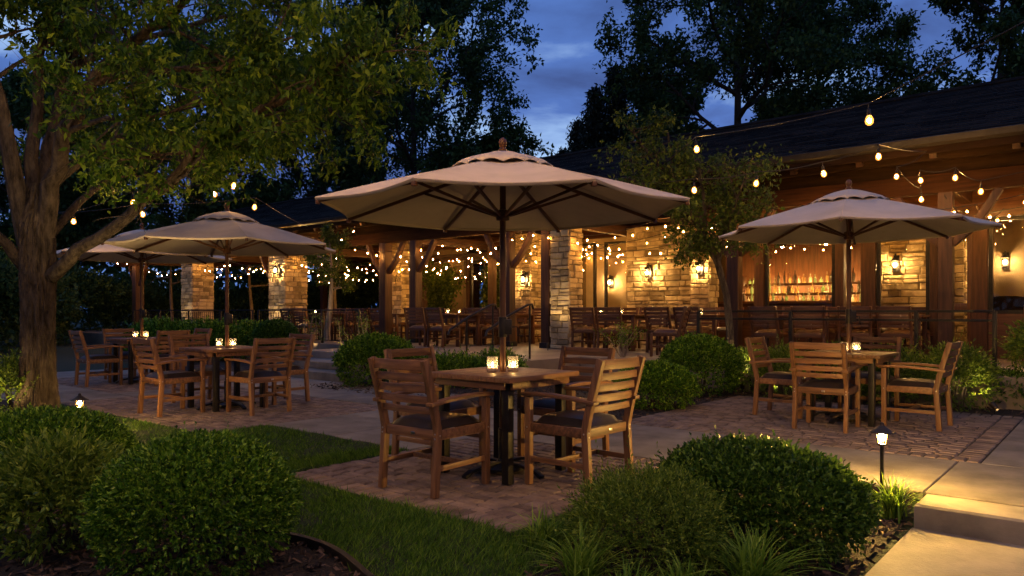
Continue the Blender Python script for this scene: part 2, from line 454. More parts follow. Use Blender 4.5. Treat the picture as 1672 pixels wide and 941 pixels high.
# raised terrace with its steps
TZ = 0.40
def slab_poly(name, cells, z0, z1, m, bevel=0.012):
    b = MB()
    for (s0, s1, t0, t1) in cells: b.box(((s0 + s1) / 2, (t0 + t1) / 2, (z0 + z1) / 2), (s1 - s0, t1 - t0, z1 - z0))
    o = b.build(name, m, bevel=bevel); o.rotation_euler.z = ROT
    return tag(o, kind='structure')
slab_poly('terrace', [(-7.6, 7.0, 11.0, 24.0), (-13.4, -7.602, 9.0, 24.0), (-34.5, -13.402, 11.2, 24.0)], -0.2, TZ, 'terrace')
slab_poly('terrace_steps', [(-13.2, -10.5, 8.25, 8.62), (-13.2, -10.5, 7.88, 8.25 - 0.002)], -0.2, 0.13, 'concrete')
slab_poly('terrace_steps', [(-13.2, -10.5, 8.62 - 0.30, 8.998)], 0.132, 0.265, 'concrete')

# lawn, beds
rngn = np.random.default_rng(7)
def wob(x, k=0.0): return 0.10 * math.sin(1.7 * x + k) + 0.05 * math.sin(4.1 * x + 2 * k)
def in_lawn(s, t):
    if t > 4.38 or s < -12: return False
    if s > -2.30 + 0.1 * math.sin(3 * t): return False
    if -4.86 < s < -2.61 and t > 3.11: return False
    if -10.92 < s < -7.1 and t > 3.63: return False
    if s >= -2.61 and t > 4.2: return False
    if s < -10.9 and t > 3.28: return False
    lim = 2.15 + wob(s, 1.0)
    if s < -8.6: lim = 2.15 + (-8.6 - s) * 0.5
    return t > lim
def in_bed(s, t):
    if -1.06 < s < 2.3 and t < 5.6: return False
    if t < 5.58 and s > -12 and s < -1.05:
        if in_lawn(s, t) or (-4.86 < s < -2.61 and t > 3.11) or (-10.92 < s < -7.1 and t > 3.63) or (t > 4.38 and s < -2.6): return False
        if s < -10.9 and t > 3.28: return False
        return True
    if -10.4 < s < -4.34 and 6.96 < t < 11.0: return not (s < -7.6 and t > 9.0)
    if -4.32 < s < -0.92 and 10.32 < t < 11.0: return True
    if -20 < s < -13.42 and 7.8 < t < 11.2: return True
    return False
def cell_sheet(name, mask, s0, s1, t0, t1, step, dz, m):
    b = MB(); idx = {}
    vs, fs = [], []
    def vid(i, j):
        if (i, j) not in idx:
            s, t = s0 + i * step, t0 + j * step
            idx[(i, j)] = len(vs)
            vs.append((s, t, zg(s, t) + dz + 0.008 * math.sin(9 * s + 5 * t) * math.sin(7 * t)))
        return idx[(i, j)]
    for i in range(int((s1 - s0) / step)):
        for j in range(int((t1 - t0) / step)):
            if mask(s0 + (i + .5) * step, t0 + (j + .5) * step):
                fs.append((vid(i, j), vid(i + 1, j), vid(i + 1, j + 1), vid(i, j + 1)))
    b.add(vs, fs)
    o = b.build(name, m, smooth=True); o.rotation_euler.z = ROT
    return tag(o, kind='structure')
cell_sheet('lawn', in_lawn, -12, -2, 1.5, 4.5, 0.05, 0.024, 'turf')
cell_sheet('planting_bed', in_bed, -20, 0, -1, 11.2, 0.1, 0.020, 'soil')
def scatter(mask, s0, s1, t0, t1, n, jit=0.0):
    S = rngn.uniform(s0, s1, n); T = rngn.uniform(t0, t1, n)
    k = np.array([mask(a, b) for a, b in zip(S + rngn.normal(0, jit, n), T + rngn.normal(0, jit, n))])
    S, T = S[k], T[k]
    Z = np.array([zg(a, b) for a, b in zip(S, T)])
    return np.stack([C1 * S + S1 * T, -S1 * S + C1 * T, Z], 1)
# grass blades: the nearer the denser
Pn = np.concatenate([scatter(in_lawn, -5.2, -2.0, 1.6, 4.4, 105000, .022), scatter(in_lawn, -9.6, -5.2, 1.6, 4.5, 62000, .022), scatter(in_lawn, -12, -9.6, 1.6, 4.5, 8000)])
n = len(Pn)
patch = np.sin(Pn[:, 0] * 3.1) * np.sin(Pn[:, 1] * 2.3 + 1) + 0.9 * np.sin(Pn[:, 0] * 31 + 2 * np.sin(Pn[:, 1] * 9)) * np.sin(Pn[:, 1] * 37 + 2 * np.sin(Pn[:, 0] * 11)) + 0.5 * np.sin(Pn[:, 0] * 67 + Pn[:, 1] * 41)
h = rngn.uniform(0.022, 0.052, n) * (1 + 0.3 * patch) * np.where(rngn.random(n) < .02, 1.6, 1.0)
lean = rngn.normal(0, 0.55, (n, 2)) + 0.35 * np.stack([np.sin(Pn[:, 1] * 2), np.cos(Pn[:, 0] * 1.7)], 1)
az = rngn.uniform(0, PI, n); wv = np.stack([np.cos(az), np.sin(az), 0 * az], 1) * rngn.uniform(0.0026, 0.0050, n)[:, None]
base = Pn + np.array([0, 0, 0.012])
tip = base + np.stack([lean[:, 0] * h, lean[:, 1] * h, h], 1)
V = np.stack([base - wv, base + wv, tip], 1).reshape(-1, 3)
tag(np_obj('grass', V, np.arange(3 * n).reshape(-1, 3), 'grass_blade'), 'short dark green mown grass of the lawn around the paving', 'grass', kind='stuff')
b = MB(); b.sweep([(x, 2.13 + wob(x, 1.0), 0.0) for x in np.linspace(-8.4, -2.45, 60)], 0.03, 0.07); o = b.build('lawn_edging', 'black_metal'); o.rotation_euler.z = ROT
tag(o, 'thin dark curved edging strip between the lawn and the mulch bed', 'edging')
# bark mulch
Pm = np.concatenate([scatter(in_bed, -7, -1, -0.5, 5.6, 26000), scatter(in_bed, -10.5, -0.9, 6.9, 11.0, 9000)])
n = len(Pm)
d = unit(rngn.normal(size=(n, 3)) * np.array([1, 1, 0.35])); q = unit(np.cross(d, rngn.normal(size=(n, 3)) * np.array([.4, .4, 1])))
ln = rngn.uniform(0.012, 0.036, n)[:, None]; wd = rngn.uniform(0.004, 0.011, n)[:, None]
c = Pm + np.stack([0 * ln[:, 0], 0 * ln[:, 0], rngn.uniform(0.022, 0.042, n)], 1)
V = np.stack([c - d * ln - q * wd, c + d * ln - q * wd * .6, c + d * ln * .9 + q * wd, c - d * ln + q * wd], 1).reshape(-1, 3)
tag(np_obj('mulch', V, np.arange(4 * n).reshape(-1, 4), 'mulch'), 'dark shredded bark mulch spread over the planting beds', 'mulch', kind='stuff')

# ------------------------------------------------------------------ the restaurant pavilion
COLT, EAVT, RIDT, BACKT = 13.17, 12.57, 17.67, 22.77
EAVZ, RIDZ = 3.80, 5.80
S0, S1R = -33.0, 5.5
bld = empty('restaurant_pavilion', (0, 0, 0), ROT, 'long timber and stone restaurant pavilion with dark shingled roof', 'restaurant')
slope = (RIDZ - EAVZ) / (RIDT - EAVT); ang = math.atan(slope)
def roofz(t): return EAVZ + (t - EAVT) * slope if t <= RIDT else RIDZ - (t - RIDT) * slope
# shingle courses, each overlapping the one below
b = MB(); rng = random.Random(11)
ncr = 27
for side in (0, 1):
    for k in range(ncr):
        f0, f1 = k / ncr, (k + 1.25) / ncr
        x = S0
        while x < S1R:
            ln = min(rng.uniform(0.35, 1.1), S1R - x)
            lift = rng.uniform(0.0, 0.006)
            ta, tb = EAVT + (RIDT - EAVT) * f0, EAVT + (RIDT - EAVT) * min(f1, 1.0)
            za, zb = roofz(ta) + 0.026 + lift, roofz(tb) + 0.010
            if side: ta, tb = 2 * RIDT - ta, 2 * RIDT - tb
            b.add([(x, ta, za - 0.016), (x + ln - .006, ta, za - 0.016), (x + ln - .006, ta, za), (x, ta, za), (x + ln - .006, tb, zb), (x, tb, zb)],
                  [(0, 1, 2, 3), (3, 2, 4, 5)])
            x += ln
b.build('roof', 'shingle', bld)
b = MB()
b.add([(S0, EAVT, EAVZ), (S1R, EAVT, EAVZ), (S1R, RIDT, RIDZ), (S0, RIDT, RIDZ), (S1R, 2 * RIDT - EAVT, EAVZ), (S0, 2 * RIDT - EAVT, EAVZ)], [(0, 3, 2, 1), (3, 5, 4, 2)])
off = 0.10
b.add([(S0, EAVT, EAVZ - off), (S1R, EAVT, EAVZ - off), (S1R, RIDT, RIDZ - off), (S0, RIDT, RIDZ - off), (S1R, 2 * RIDT - EAVT, EAVZ - off), (S0, 2 * RIDT - EAVT, EAVZ - off)], [(0, 1, 2, 3), (3, 2, 4, 5)])
b.build('roof_deck', 'timber_x', bld)
b = MB(); b.tube([(S0, RIDT, RIDZ + .02), (S1R, RIDT, RIDZ + .02)], 0.07, 6); b.build('ridge_cap', 'shingle', bld)
for t in (EAVT - 0.02, 2 * RIDT - EAVT + 0.02):
    b = MB(); b.box(((S0 + S1R) / 2, t, EAVZ - 0.09), (S1R - S0, 0.035, 0.22)); b.build('fascia', 'fascia', bld, bevel=0.004)
b = MB()
gp = [(-0.06, -0.10), (-0.13, -0.06), (-0.15, 0.03), (-0.135, 0.035), (-0.115, -0.045), (-0.055, -0.085)]
for i in range(len(gp)):
    (a1, z1), (a2, z2) = gp[i], gp[(i + 1) % len(gp)]
    b.add([(S0, EAVT + a1, EAVZ + z1), (S1R, EAVT + a1, EAVZ + z1), (S1R, EAVT + a2, EAVZ + z2), (S0, EAVT + a2, EAVZ + z2)], [(0, 1, 2, 3)])
b.build('gutter', 'gutter', bld)
b = MB(); b.box(((S0 + S1R) / 2, COLT + 0.02, 3.535), (S1R - S0 - 0.6, 0.12, 0.31)); b.build('top_plate', 'fascia', bld, bevel=0.006)
b = MB(); b.box(((S0 + S1R) / 2, 12.80, 3.60), (S1R - S0 - 0.6, 0.10, 0.14)); b.build('eave_purlin', 'fascia', bld, bevel=0.006)
# rafters
x = S0 + 0.3; proto = None
while x < S1R and proto is None:
    b = MB(); b.bar((0, EAVT + 0.06, roofz(EAVT + 0.06) - 0.20), (0, RIDT, roofz(RIDT) - 0.20), 0.10, 0.18); proto = b.build('rafter', 'timber_y', bld, bevel=0.006)
    b = MB(); b.bar((0, RIDT, roofz(RIDT) - 0.20), (0, 2 * RIDT - EAVT - .06, roofz(EAVT + .06) - 0.20), 0.10, 0.18); proto2 = b.build('rafter', 'timber_y', bld, bevel=0.006)
proto.location.x = proto2.location.x = x
n = 1
while x + 1.05 < S1R and n < 37:
    x += 1.05; n += 1
    for q in (proto, proto2):
        c = q.copy(); COL.objects.link(c); c.location.x = x
# beams
for t, z, h in ((COLT, 3.22, 0.30), (17.0, 3.35, 0.26), (2 * RIDT - COLT, 3.22, 0.30)):
    b = MB(); b.box(((S0 + S1R) / 2, t, z), (S1R - S0 - 0.4, 0.18, h)); b.build('beam', 'beam_wood', bld, bevel=0.008)
for s in (-30.8, -25.9, -20.6, -15.2, -9.7, -5.6, -2.16, 1.6):
    b = MB(); b.box((s, (COLT + 0.1 + 17.0) / 2, 3.24), (0.16, 17.0 - COLT - 0.3, 0.24)); b.build('tie_beam', 'timber_y', bld, bevel=0.008)
def post(s, t, wd=0.24, top=3.07, braces=(1, -1), m='timber'):
    b = MB(); b.box((0, 0, (TZ + top) / 2), (wd, wd, top - TZ)); p = b.build('post', m + '_z', bld, bevel=0.012); p.location = (s, t, 0)
    b = MB(); b.box((0, 0, TZ + 0.06), (wd + .05, wd + .05, 0.12)); b.build('post_base', 'black_metal', p, bevel=0.006)
    for d in braces:
        b = MB()
        pts = [Vector((d * (wd / 2 - .02 + 0.62 * u), 0, top - 0.80 + 0.80 * u - 0.10 * math.sin(PI * u))) for u in np.linspace(0, 1, 6)]
        b.sweep(pts, 0.11, 0.13, up=(0, 1, 0)); br = b.build('brace', m + '_z', bld, bevel=0.008); br.location = (s, t, 0)
post(-2.16, COLT, 0.20); post(-5.6, COLT, 0.22); post(1.6, COLT, 0.26)
post(-9.95, COLT - 0.02, 0.22, braces=(1,)); post(-11.1, COLT, 0.22); post(-14.3, COLT, 0.24, braces=(1,)); post(-15.5, COLT, 0.26)
post(-20.95, COLT, 0.24); post(-30.8, COLT, 0.34)
for s in (-5.6, -15.4, -20.5, -25.9, -30.8): post(s, 2 * RIDT - COLT, 0.26)
for s in (-13.7, -15.0): post(s, 17.0, 0.2, 3.2, ())

# ---- stonework
def stone_face(b, rng, c, X, Y, Zn, wd, ht, lo=(0.08, 0.155), lx=(0.13, 0.36)):
    """coursed rubble over a rectangle: X along, Y up, Zn outward"""
    y = 0.0
    while y < ht - 1e-3:
        h = min(rng.uniform(*lo), ht - y)
        if ht - y - h < 0.06: h = ht - y
        x = 0.0
        while x < wd - 1e-3:
            l = rng.uniform(*lx)
            if wd - x - l < 0.11: l = wd - x
            l = min(l, wd - x)
            if h > 0.15 and rng.random() < 0.25 and l > 0.15:
                for q in (0, 1):
                    b.block(c + X * (x + l / 2) + Y * (y + h * (0.25 + 0.5 * q)), (l - .016, h / 2 - .014, rng.uniform(0.03, 0.065)), 0.012, X, Y, Zn, 0.005, rng)
            else:
                b.block(c + X * (x + l / 2) + Y * (y + h / 2), (l - .016, h - .014, rng.uniform(0.03, 0.07)), 0.014, X, Y, Zn, 0.006, rng)
            x += l
        y += h
def stone_box(name, s, t, ws, wt, z0, z1, seed, **kw):
    rng = random.Random(seed); b = MB()
    b.cur = 1; b.box((0, 0, (z0 + z1) / 2), (ws - .06, wt - .06, z1 - z0)); b.cur = 0
    ux, uy, uz = Vector((1, 0, 0)), Vector((0, 1, 0)), Vector((0, 0, 1)); i = 0.03
    stone_face(b, rng, Vector((-ws / 2, -wt / 2 + i, z0)), ux, uz, -uy, ws, z1 - z0, **kw)
    stone_face(b, rng, Vector((ws / 2, wt / 2 - i, z0)), -ux, uz, uy, ws, z1 - z0, **kw)
    stone_face(b, rng, Vector((-ws / 2 + i, wt / 2, z0)), -uy, uz, -ux, wt, z1 - z0, **kw)
    stone_face(b, rng, Vector((ws / 2 - i, -wt / 2, z0)), uy, uz, ux, wt, z1 - z0, **kw)
    o = b.build(name, ['stone', 'mortar'], bld); o.location = (s, t, 0)
    return o
stone_box('stone_column', -9.46, COLT + 0.02, 0.50, 0.50, TZ, 3.06, 1)
stone_box('stone_column', -20.15, COLT, 0.86, 0.80, TZ, 3.06, 2)
stone_box('stone_column', -25.9, COLT, 0.80, 0.80, TZ, 3.06, 3)
stone_box('stone_column', -17.1, 15.2, 0.55, 0.55, TZ, 3.3, 4)
stone_box('stone_column', -12.4, 15.5, 0.62, 0.55, TZ, 3.3, 5)
stone_box('stone_wall', -8.7, 16.2, 1.75, 0.55, TZ, 3.3, 6, lx=(0.16, 0.46))
stone_box('stone_wall', -3.3, 16.9, 1.75, 0.4, TZ, 3.3, 7, lx=(0.16, 0.5), lo=(0.09, 0.18))
stone_box('stone_column', -7.35, 15.6, 0.45, 0.45, TZ, 3.3, 8)
# ---- enclosed rooms on the right: walls, floor boards are the terrace, ceiling of boards
def wallbox(name, s0, s1, t0, t1, z0, z1, m, bevel=0.0):
    b = MB(); b.box(((s0 + s1) / 2, (t0 + t1) / 2, (z0 + z1) / 2), (s1 - s0, t1 - t0, z1 - z0)); return b.build(name, m, bld, bevel=bevel)
wallbox('back_wall', -8.6, -4.0, 19.6, 19.8, TZ, 3.5, 'panel_wood')
wallbox('back_wall', -22.8, -19.0, 19.9, 20.1, TZ, 3.6, 'plaster_dim')
wallbox('back_wall', -16.2, -8.6, 19.9, 20.1, TZ, 3.6, 'plaster_dim')
wallbox('back_wall', -18.996, -16.204, 19.92, 20.08, TZ, 0.9, 'plaster_dim')
wallbox('back_wall', -12.2, -9.6, 18.0, 18.15, TZ, 3.5, 'plaster')
wallbox('side_wall', -4.05, -3.95, 17.1, 19.6, TZ, 3.5, 'plaster')
wallbox('back_wall', -2.42, 4.5, 17.2, 17.4, TZ, 3.5, 'plaster_dim')
wallbox('side_wall', 4.5, 4.7, 13.4, 17.4, TZ, 3.6, 'plaster')
wallbox('ceiling', -8.6, 4.5, 15.3, 19.6, 3.36, 3.42, 'timber_x')
wallbox('header', -7.1, 4.5, 15.1, 15.3, 2.86, 3.36, 'stain_x', 0.006)
for i, (s, wd) in enumerate(((-5.9, 0.2), (-4.3, 0.16), (-3.78, 0.26), (-2.68, 0.12), (-1.97, 0.24), (0.3, 0.2), (2.4, 0.2))):
    b = MB(); b.box((0, 0, (TZ + 2.86) / 2), (wd, 0.18, 2.86 - TZ)); o = b.build('mullion_post', 'timber_z', bld, bevel=0.008); o.location = (s, 15.2, 0)
def window(s0, s1, z0, z1, t=15.2, bars=0):
    b = MB(); wd = 0.06
    for s in (s0 + wd / 2, s1 - wd / 2): b.box((s, t, (z0 + z1) / 2), (wd, 0.09, z1 - z0))
    for z in (z0 + wd / 2, z1 - wd / 2): b.box(((s0 + s1) / 2, t, z), (s1 - s0 - 2 * wd, 0.09, wd))
    for k in range(bars): b.box((s0 + (s1 - s0) * (k + 1) / (bars + 1), t, (z0 + z1) / 2), (0.04, 0.07, z1 - z0 - 2 * wd))
    f = b.build('window', 'black_metal', bld)
    b = MB(); b.box(((s0 + s1) / 2, t, (z0 + z1) / 2), (s1 - s0 - 2 * wd, 0.012, z1 - z0 - 2 * wd)); b.build('pane', 'glass', f)
window(-5.79, -4.39, 1.02, 2.85); wallbox('knee_wall', -5.79, -4.39, 15.12, 15.26, TZ, 1.015, 'stain_x')
window(-3.64, -2.75, 0.46, 2.85)
window(-1.84, 0.19, 1.18, 2.85); wallbox('knee_wall', -1.84, 0.19, 15.12, 15.26, TZ, 1.175, 'stain_x')
window(0.41, 2.29, 1.18, 2.85); wallbox('knee_wall', 0.41, 2.29, 15.12, 15.26, TZ, 1.175, 'stain_x')
b = MB()
for s in (-2.60, -2.12): b.box((s, 15.2, 1.63), (0.09, 0.06, 2.46))
for z in (0.52, 1.3, 2.80): b.box((-2.36, 15.2, z), (0.39, 0.06, 0.12))
dr = b.build('door', 'stain_z', bld, bevel=0.004)
b = MB(); b.box((-2.36, 15.2, 1.6), (0.38, 0.012, 2.3)); b.build('pane', 'glass', dr)
b = MB(); b.bar((-2.58, 15.13, 1.35), (-2.58, 15.13, 1.6), 0.02, 0.02); b.build('handle', 'steel', dr)
for s0, s1 in ((-12.0, -11.2), (-10.9, -9.65)):
    window(s0, s1, 0.46, 3.1, 17.0)
for k, s in enumerate((-19.4, -17.2, -15.8, -14.9, -13.9, -12.9)):
    b = MB(); b.box((0, 0, (TZ + 3.2) / 2), (0.16, 0.16, 3.2 - TZ)); o = b.build('mullion_post', 'timber_z', bld, bevel=0.008); o.location = (s, 18.3, 0)
for s0, s1 in ((-17.1, -15.9), (-15.7, -15.0), (-13.8, -13.0)):
    window(s0, s1, 0.46, 2.9, 18.3, bars=1)
wallbox('header', -19.5, -12.8, 18.22, 18.38, 2.95, 3.2, 'timber_x', 0.006)

# ------------------------------------------------------------------ bar behind the glass
bar = empty('bar_counter', L(-6.3, 17.2, TZ), ROT, 'dark wooden bar counter inside the window, in front of the bottles', 'bar counter')
b = MB(); b.box((0, 0, 0.5), (3.0, 0.5, 1.0)); b.build('front_panel', 'stain_x', bar, bevel=0.006)
b = MB(); b.box((0, -0.04, 1.03), (3.1, 0.68, 0.06)); b.build('counter_top', 'stain_x', bar, bevel=0.008)
bs = empty('back_bar_shelf', L(-6.3, 18.9, TZ), ROT, 'backlit stepped bottle shelf against the wood panelled bar wall', 'shelf')
b = MB(); b.box((0, 0.1, 0.48), (3.2, 0.5, 0.96)); b.build('cabinet', 'stain_x', bs, bevel=0.006)
b = MB(); b.box((0, 0.02, 0.985), (3.2, 0.42, 0.04)); b.build('shelf_board', 'stain_x', bs)
b = MB(); b.box((0, 0.16, 1.235), (3.1, 0.22, 0.03)); b.build('shelf_board', 'stain_x', bs)
b = MB(); b.box((0, 0.28, 1.495), (3.1, 0.16, 0.03)); b.build('shelf_board', 'stain_x', bs)
for z, y in ((1.012, 0.21), (1.255, 0.30), (1.515, 0.385)):
    b = MB(); b.box((0, y, z + .008), (3.0, 0.02, 0.014)); b.build('light_strip', 'shelf_glow', bs)
for z, y in ((1.012, -0.185), (1.257, 0.055), (1.517, 0.205)):
    b = MB(); b.box((0, y, z + 0.004), (3.08, 0.015, 0.055)); b.build('shelf_lip', 'stain_x', bs)
for s in (-1.6, 1.6):
    b = MB(); b.box((s, 0.2, 1.3), (0.1, 0.3, 0.9)); b.build('shelf_side', 'stain_z', bs)
rb = random.Random(5)
def bottle_mesh(r, h):
    b = MB(); b.lathe([(r * .9, 0), (r, 0.01), (r, h * .56), (r * .8, h * .64), (r * .32, h * .74), (r * .30, h * .97), (r * .36, h * .975), (r * .36, h)], 10); return b
protos = []
for mname in ('amber_bottle', 'green_bottle', 'clear_bottle', 'dark_bottle'):
    for r, h in ((0.037, 0.30), (0.043, 0.25), (0.034, 0.34)):
        protos.append(bottle_mesh(r, h).build('bottle', mname, smooth=True))
used = set()
for row, (y, z, x0, x1, n) in enumerate(((-0.06, 1.006, -1.5, 1.5, 27), (0.13, 1.251, -1.5, 1.5, 25), (0.28, 1.511, -1.5, 1.5, 23))):
    for k in range(n):
        if rb.random() < .14: continue
        p = rb.choice(protos)
        if p.name in used: p2 = p.copy(); COL.objects.link(p2)
        else: p2 = p; used.add(p.name)
        x = x0 + (x1 - x0) * (k + rb.uniform(.3, .7)) / n
        p2.location = L(-6.3 + x, 18.9 + y + rb.uniform(-.025, .025), TZ + z); p2.rotation_euler.z = ROT; k_ = rb.uniform(.8, 1.3); p2.scale = (k_, k_, rb.uniform(.7, 1.3))
        tag(p2, ('bottle on the lowest shelf of the backlit bar', 'bottle on the middle shelf of the backlit bar', 'bottle on the top shelf of the backlit bar')[row], 'bottle', 'bottles on the back bar shelf')
for p in protos:
    if p.name not in used: bpy.data.objects.remove(p)

# ------------------------------------------------------------------ lamps
def ico(b, c, r, sub=1, sz=1.0):
    bm = bmesh.new(); bmesh.ops.create_icosphere(bm, subdivisions=sub, radius=r)
    bm.verts.ensure_lookup_table()
    b.add([Vector((v.co.x, v.co.y, v.co.z * sz)) + Vector(c) for v in bm.verts], [[v.index for v in f.verts] for f in bm.faces]); bm.free()
def bulb_mesh(core):
    b = MB()
    b.lathe([(0.014, -0.055), (0.018, -0.062), (0.030, -0.085), (0.036, -0.108), (0.031, -0.132), (0.016, -0.146), (0.004, -0.149)], 12)
    b.cur = 1; ico(b, (0, 0, -0.104), 0.017, 1, 1.35)
    o = b.build('bulb', ['bulb_glass', core], smooth=True)
    return o
SOCK = MB(); SOCK.lathe([(0.006, 0.0), (0.016, -0.004), (0.018, -0.03), (0.019, -0.058), (0.015, -0.066)], 10)
bulb_a = bulb_mesh('bulb_core'); bulb_o = bulb_mesh('bulb_over'); sock_o = SOCK.build('socket', 'black_metal', smooth=True)
bf = MB(); bf.lathe([(0.008, 0.0), (0.014, -0.02), (0.021, -0.04), (0.019, -0.058), (0.004, -0.07)], 8); bf.cur = 1; ico(bf, (0, 0, -0.042), 0.012, 1, 1.2)
bulb_f = bf.build('bulb', ['fairy_glass', 'fairy_core'], smooth=True)
for p in (bulb_a, bulb_o, sock_o, bulb_f): COL.objects.unlink(p)
def sag_line(a, b, sag, n=14):
    return [a.lerp(b, u) - Vector((0, 0, sag * 4 * u * (1 - u))) for u in np.linspace(0, 1, n)]
def string_light(label, pts, bulbs, kind='a', sag=0.10, wire=0.006, group='strings of warm bulbs over the patio', drop=0.05, scale=1.0):
    """pts: wire support points; bulbs: where a lamp hangs, as world points (top of its drop)"""
    e = empty('string_light', pts[0], 0, label, 'string lights', group)
    o0 = Vector(pts[0]); b = MB()
    for a, c in zip(pts[:-1], pts[1:]): b.tube([p - o0 for p in sag_line(Vector(a), Vector(c), sag)], wire, 5)
    rr = random.Random(len(label))
    for p in bulbs: b.tube([p - o0, p - o0 - Vector((0, 0, drop))], wire * .8, 5)
    b.build('cord', 'black_metal', e, smooth=True)
    src = {'a': bulb_a, 'o': bulb_o, 'f': bulb_f}[kind]
    for p in bulbs:
        q = src.copy(); COL.objects.link(q); q.name = 'bulb'; q.parent = e; q.location = p - o0 - Vector((0, 0, drop))
        q.rotation_euler = (rr.uniform(-.15, .15), rr.uniform(-.15, .15), rr.uniform(0, 6))
        q.scale = (scale * (rr.uniform(.75, 1.1) if kind == 'f' else 1),) * 3
        if kind != 'f':
            s = sock_o.copy(); COL.objects.link(s); s.parent = q; s.name = 'socket'
    return e
def along(pts, n, sag, j=0.0):
    """n lamp points spread along the sagging wire"""
    full = []
    for a, c in zip(pts[:-1], pts[1:]): full += sag_line(Vector(a), Vector(c), sag, 40)
    rj = random.Random(n * 7 + len(full) + int(full[0].x * 100))
    return [full[int((k + .5 + rj.uniform(-j, j)) / n * (len(full) - 1))] - Vector((0, 0, rj.uniform(0, j * .22))) for k in range(n)]
UP = Vector((0, 0, 0.15))
def strung(label, first, hang, last, **kw):
    bl = [at(*h) + UP for h in hang]
    return string_light(label, [first] + bl + [last], bl, **kw)
ADDED_POLE_A, ADDED_POLE_B = Vector((4.6, 1.2, 3.75)), Vector((-2.6, -1.8, 3.65))
TREEHOOK = Vector((-3.6, 5.3, 4.35))
strung('string of two large bulbs crossing in front of the dark roof on the upper right', L(-7.4, 12.5, 3.62), [(1136, 243, 9.0), (1418, 196, 6.5)], ADDED_POLE_A, sag=0.03)
strung('string of four bulbs climbing from the small tree to the eave over the right umbrella', at(985, 300, 12.4), [(1133, 310, 9.8), (1236, 299, 9.6), (1343, 283, 9.4), (1434, 255, 9.0)], L(-2.3, 12.45, 3.62), sag=0.03)
strung('string of five bulbs looping below the eave around the right timber post', L(-2.3, 12.45, 3.62), [(1464, 288, 11.0), (1504, 325, 10.9), (1502, 294, 10.7), (1560, 290, 10.4), (1602, 312, 10.2)], L(0.6, 12.45, 3.55), sag=0.05)
strung('string of four bulbs drooping from the big tree over the left umbrellas', at(20, 345, 11.5), [(121, 361, 11), (217, 330, 10.4), (349, 316, 10), (384, 303, 9.6)], at(545, 262, 13.0), sag=0.02)
strung('lower string of two bulbs running from the big tree to the left eave', at(40, 350, 10.5), [(231, 349, 10.6), (417, 338, 11.2)], L(-18.0, 12.4, 3.65), sag=0.04)
for nm, a, c, n in (('string of bulbs high over the patio from the big tree to the timber pole', TREEHOOK, ADDED_POLE_A, 8), ('string of bulbs high over the lawn from the big tree to the rear pole', TREEHOOK, ADDED_POLE_B, 7), ('string of bulbs between the two timber poles', ADDED_POLE_A, ADDED_POLE_B, 7)):
    string_light(nm, [a, c], along([a, c], n, 0.25), 'o', 0.25)  # unseen strings, added overhead to light the foreground
for p, nm in ((ADDED_POLE_A, 'tall square timber pole beside the lower path carrying string lights'), (ADDED_POLE_B, 'tall square timber pole at the rear of the lawn carrying string lights')):  # unseen poles, invented to hold up the added overhead strings
    e = empty('added_light_pole', (p.x, p.y, -0.17), ROT, nm, 'pole')
    b = MB(); b.box((0, 0, (p.z + .35) / 2), (0.12, 0.12, p.z + .35)); b.build('pole', 'timber_z', e, bevel=0.008)
    b = MB(); b.box((0, 0, p.z + .36), (0.15, 0.15, 0.03)); b.build('cap', 'black_metal', e, bevel=0.004)
# small lamps under the pavilion roof
fr = random.Random(3)
fairy = [(-16.5, -1.0, 12.95, 2.98, 'along the front beam'), (-17.5, -7.6, 14.3, 2.95, 'deep under the middle of the pavilion roof'), (-18.5, -9.8, 15.9, 2.92, 'along the inner posts'),
         (-7.2, 3.0, 14.2, 2.98, 'in front of the bar windows'), (-29.5, -17.0, 13.0, 2.85, 'under the left end of the pavilion roof'), (-24.0, -15.0, 16.5, 2.75, 'at the back of the open bay'),
         (-32.0, -16.0, 12.62, 3.40, 'along the gutter of the left pavilion'), (-30.0, -15.5, 14.6, 2.70, 'across the middle of the left pavilion'), (-28.0, -14.0, 19.0, 2.70, 'along the rear beam of the left pavilion'),
         (-16.0, -6.5, 13.5, 2.62, 'low between the posts and the stone walls'), (-15.0, -9.0, 17.6, 2.80, 'along the inner window frames'), (-19.5, -12.6, 18.9, 2.60, 'among the vines on the wall'),
         (-9.0, -3.5, 16.6, 3.05, 'over the stone walls and the bar'), (-3.8, 4.0, 16.2, 3.0, 'inside the right dining room'), (-8.0, -4.6, 18.2, 2.95, 'over the bar counter')]
for sa, sb, t, z, nm in fairy:
    k = max(2, int(abs(sb - sa) / 2.6)); pts = [L(sa + (sb - sa) * i / k, t + (0.25 if i % 2 else -.1), z + fr.uniform(0, .14)) for i in range(k + 1)]
    string_light('string of small warm bulbs ' + nm, pts, along(pts, int(abs(sb - sa) * 2.3), 0.22, 0.45), 'f', 0.22, 0.007, 'strings of small bulbs under the pavilion roof', 0.03)
for k, (sa, ta, sb, tb) in enumerate(((-15.2, 12.9, -14.2, 19.6), (-9.8, 12.9, -10.4, 17.8), (-11.1, 13.0, -12.9, 19.6), (-5.6, 13.0, -5.0, 15.0), (-2.16, 13.0, -1.6, 15.0), (-20.4, 13.0, -19.6, 20.0))):
    pts = [L(sa, ta, 3.02), L((sa + sb) / 2, (ta + tb) / 2, 2.95), L(sb, tb, 2.98)]
    nm = ('from the paired posts to the plaster wall', 'from the slim stone column to the inner window', 'between the post by the handrail and the vine wall', 'over the bar window bay', 'over the door bay on the right', 'from the broad stone column into the open bay')[k]
    string_light('short string of small warm bulbs ' + nm, pts, along(pts, 5 if k in (3, 4) else 10, 0.18, 0.4), 'f', 0.18, 0.007, 'strings of small bulbs under the pavilion roof', 0.03)

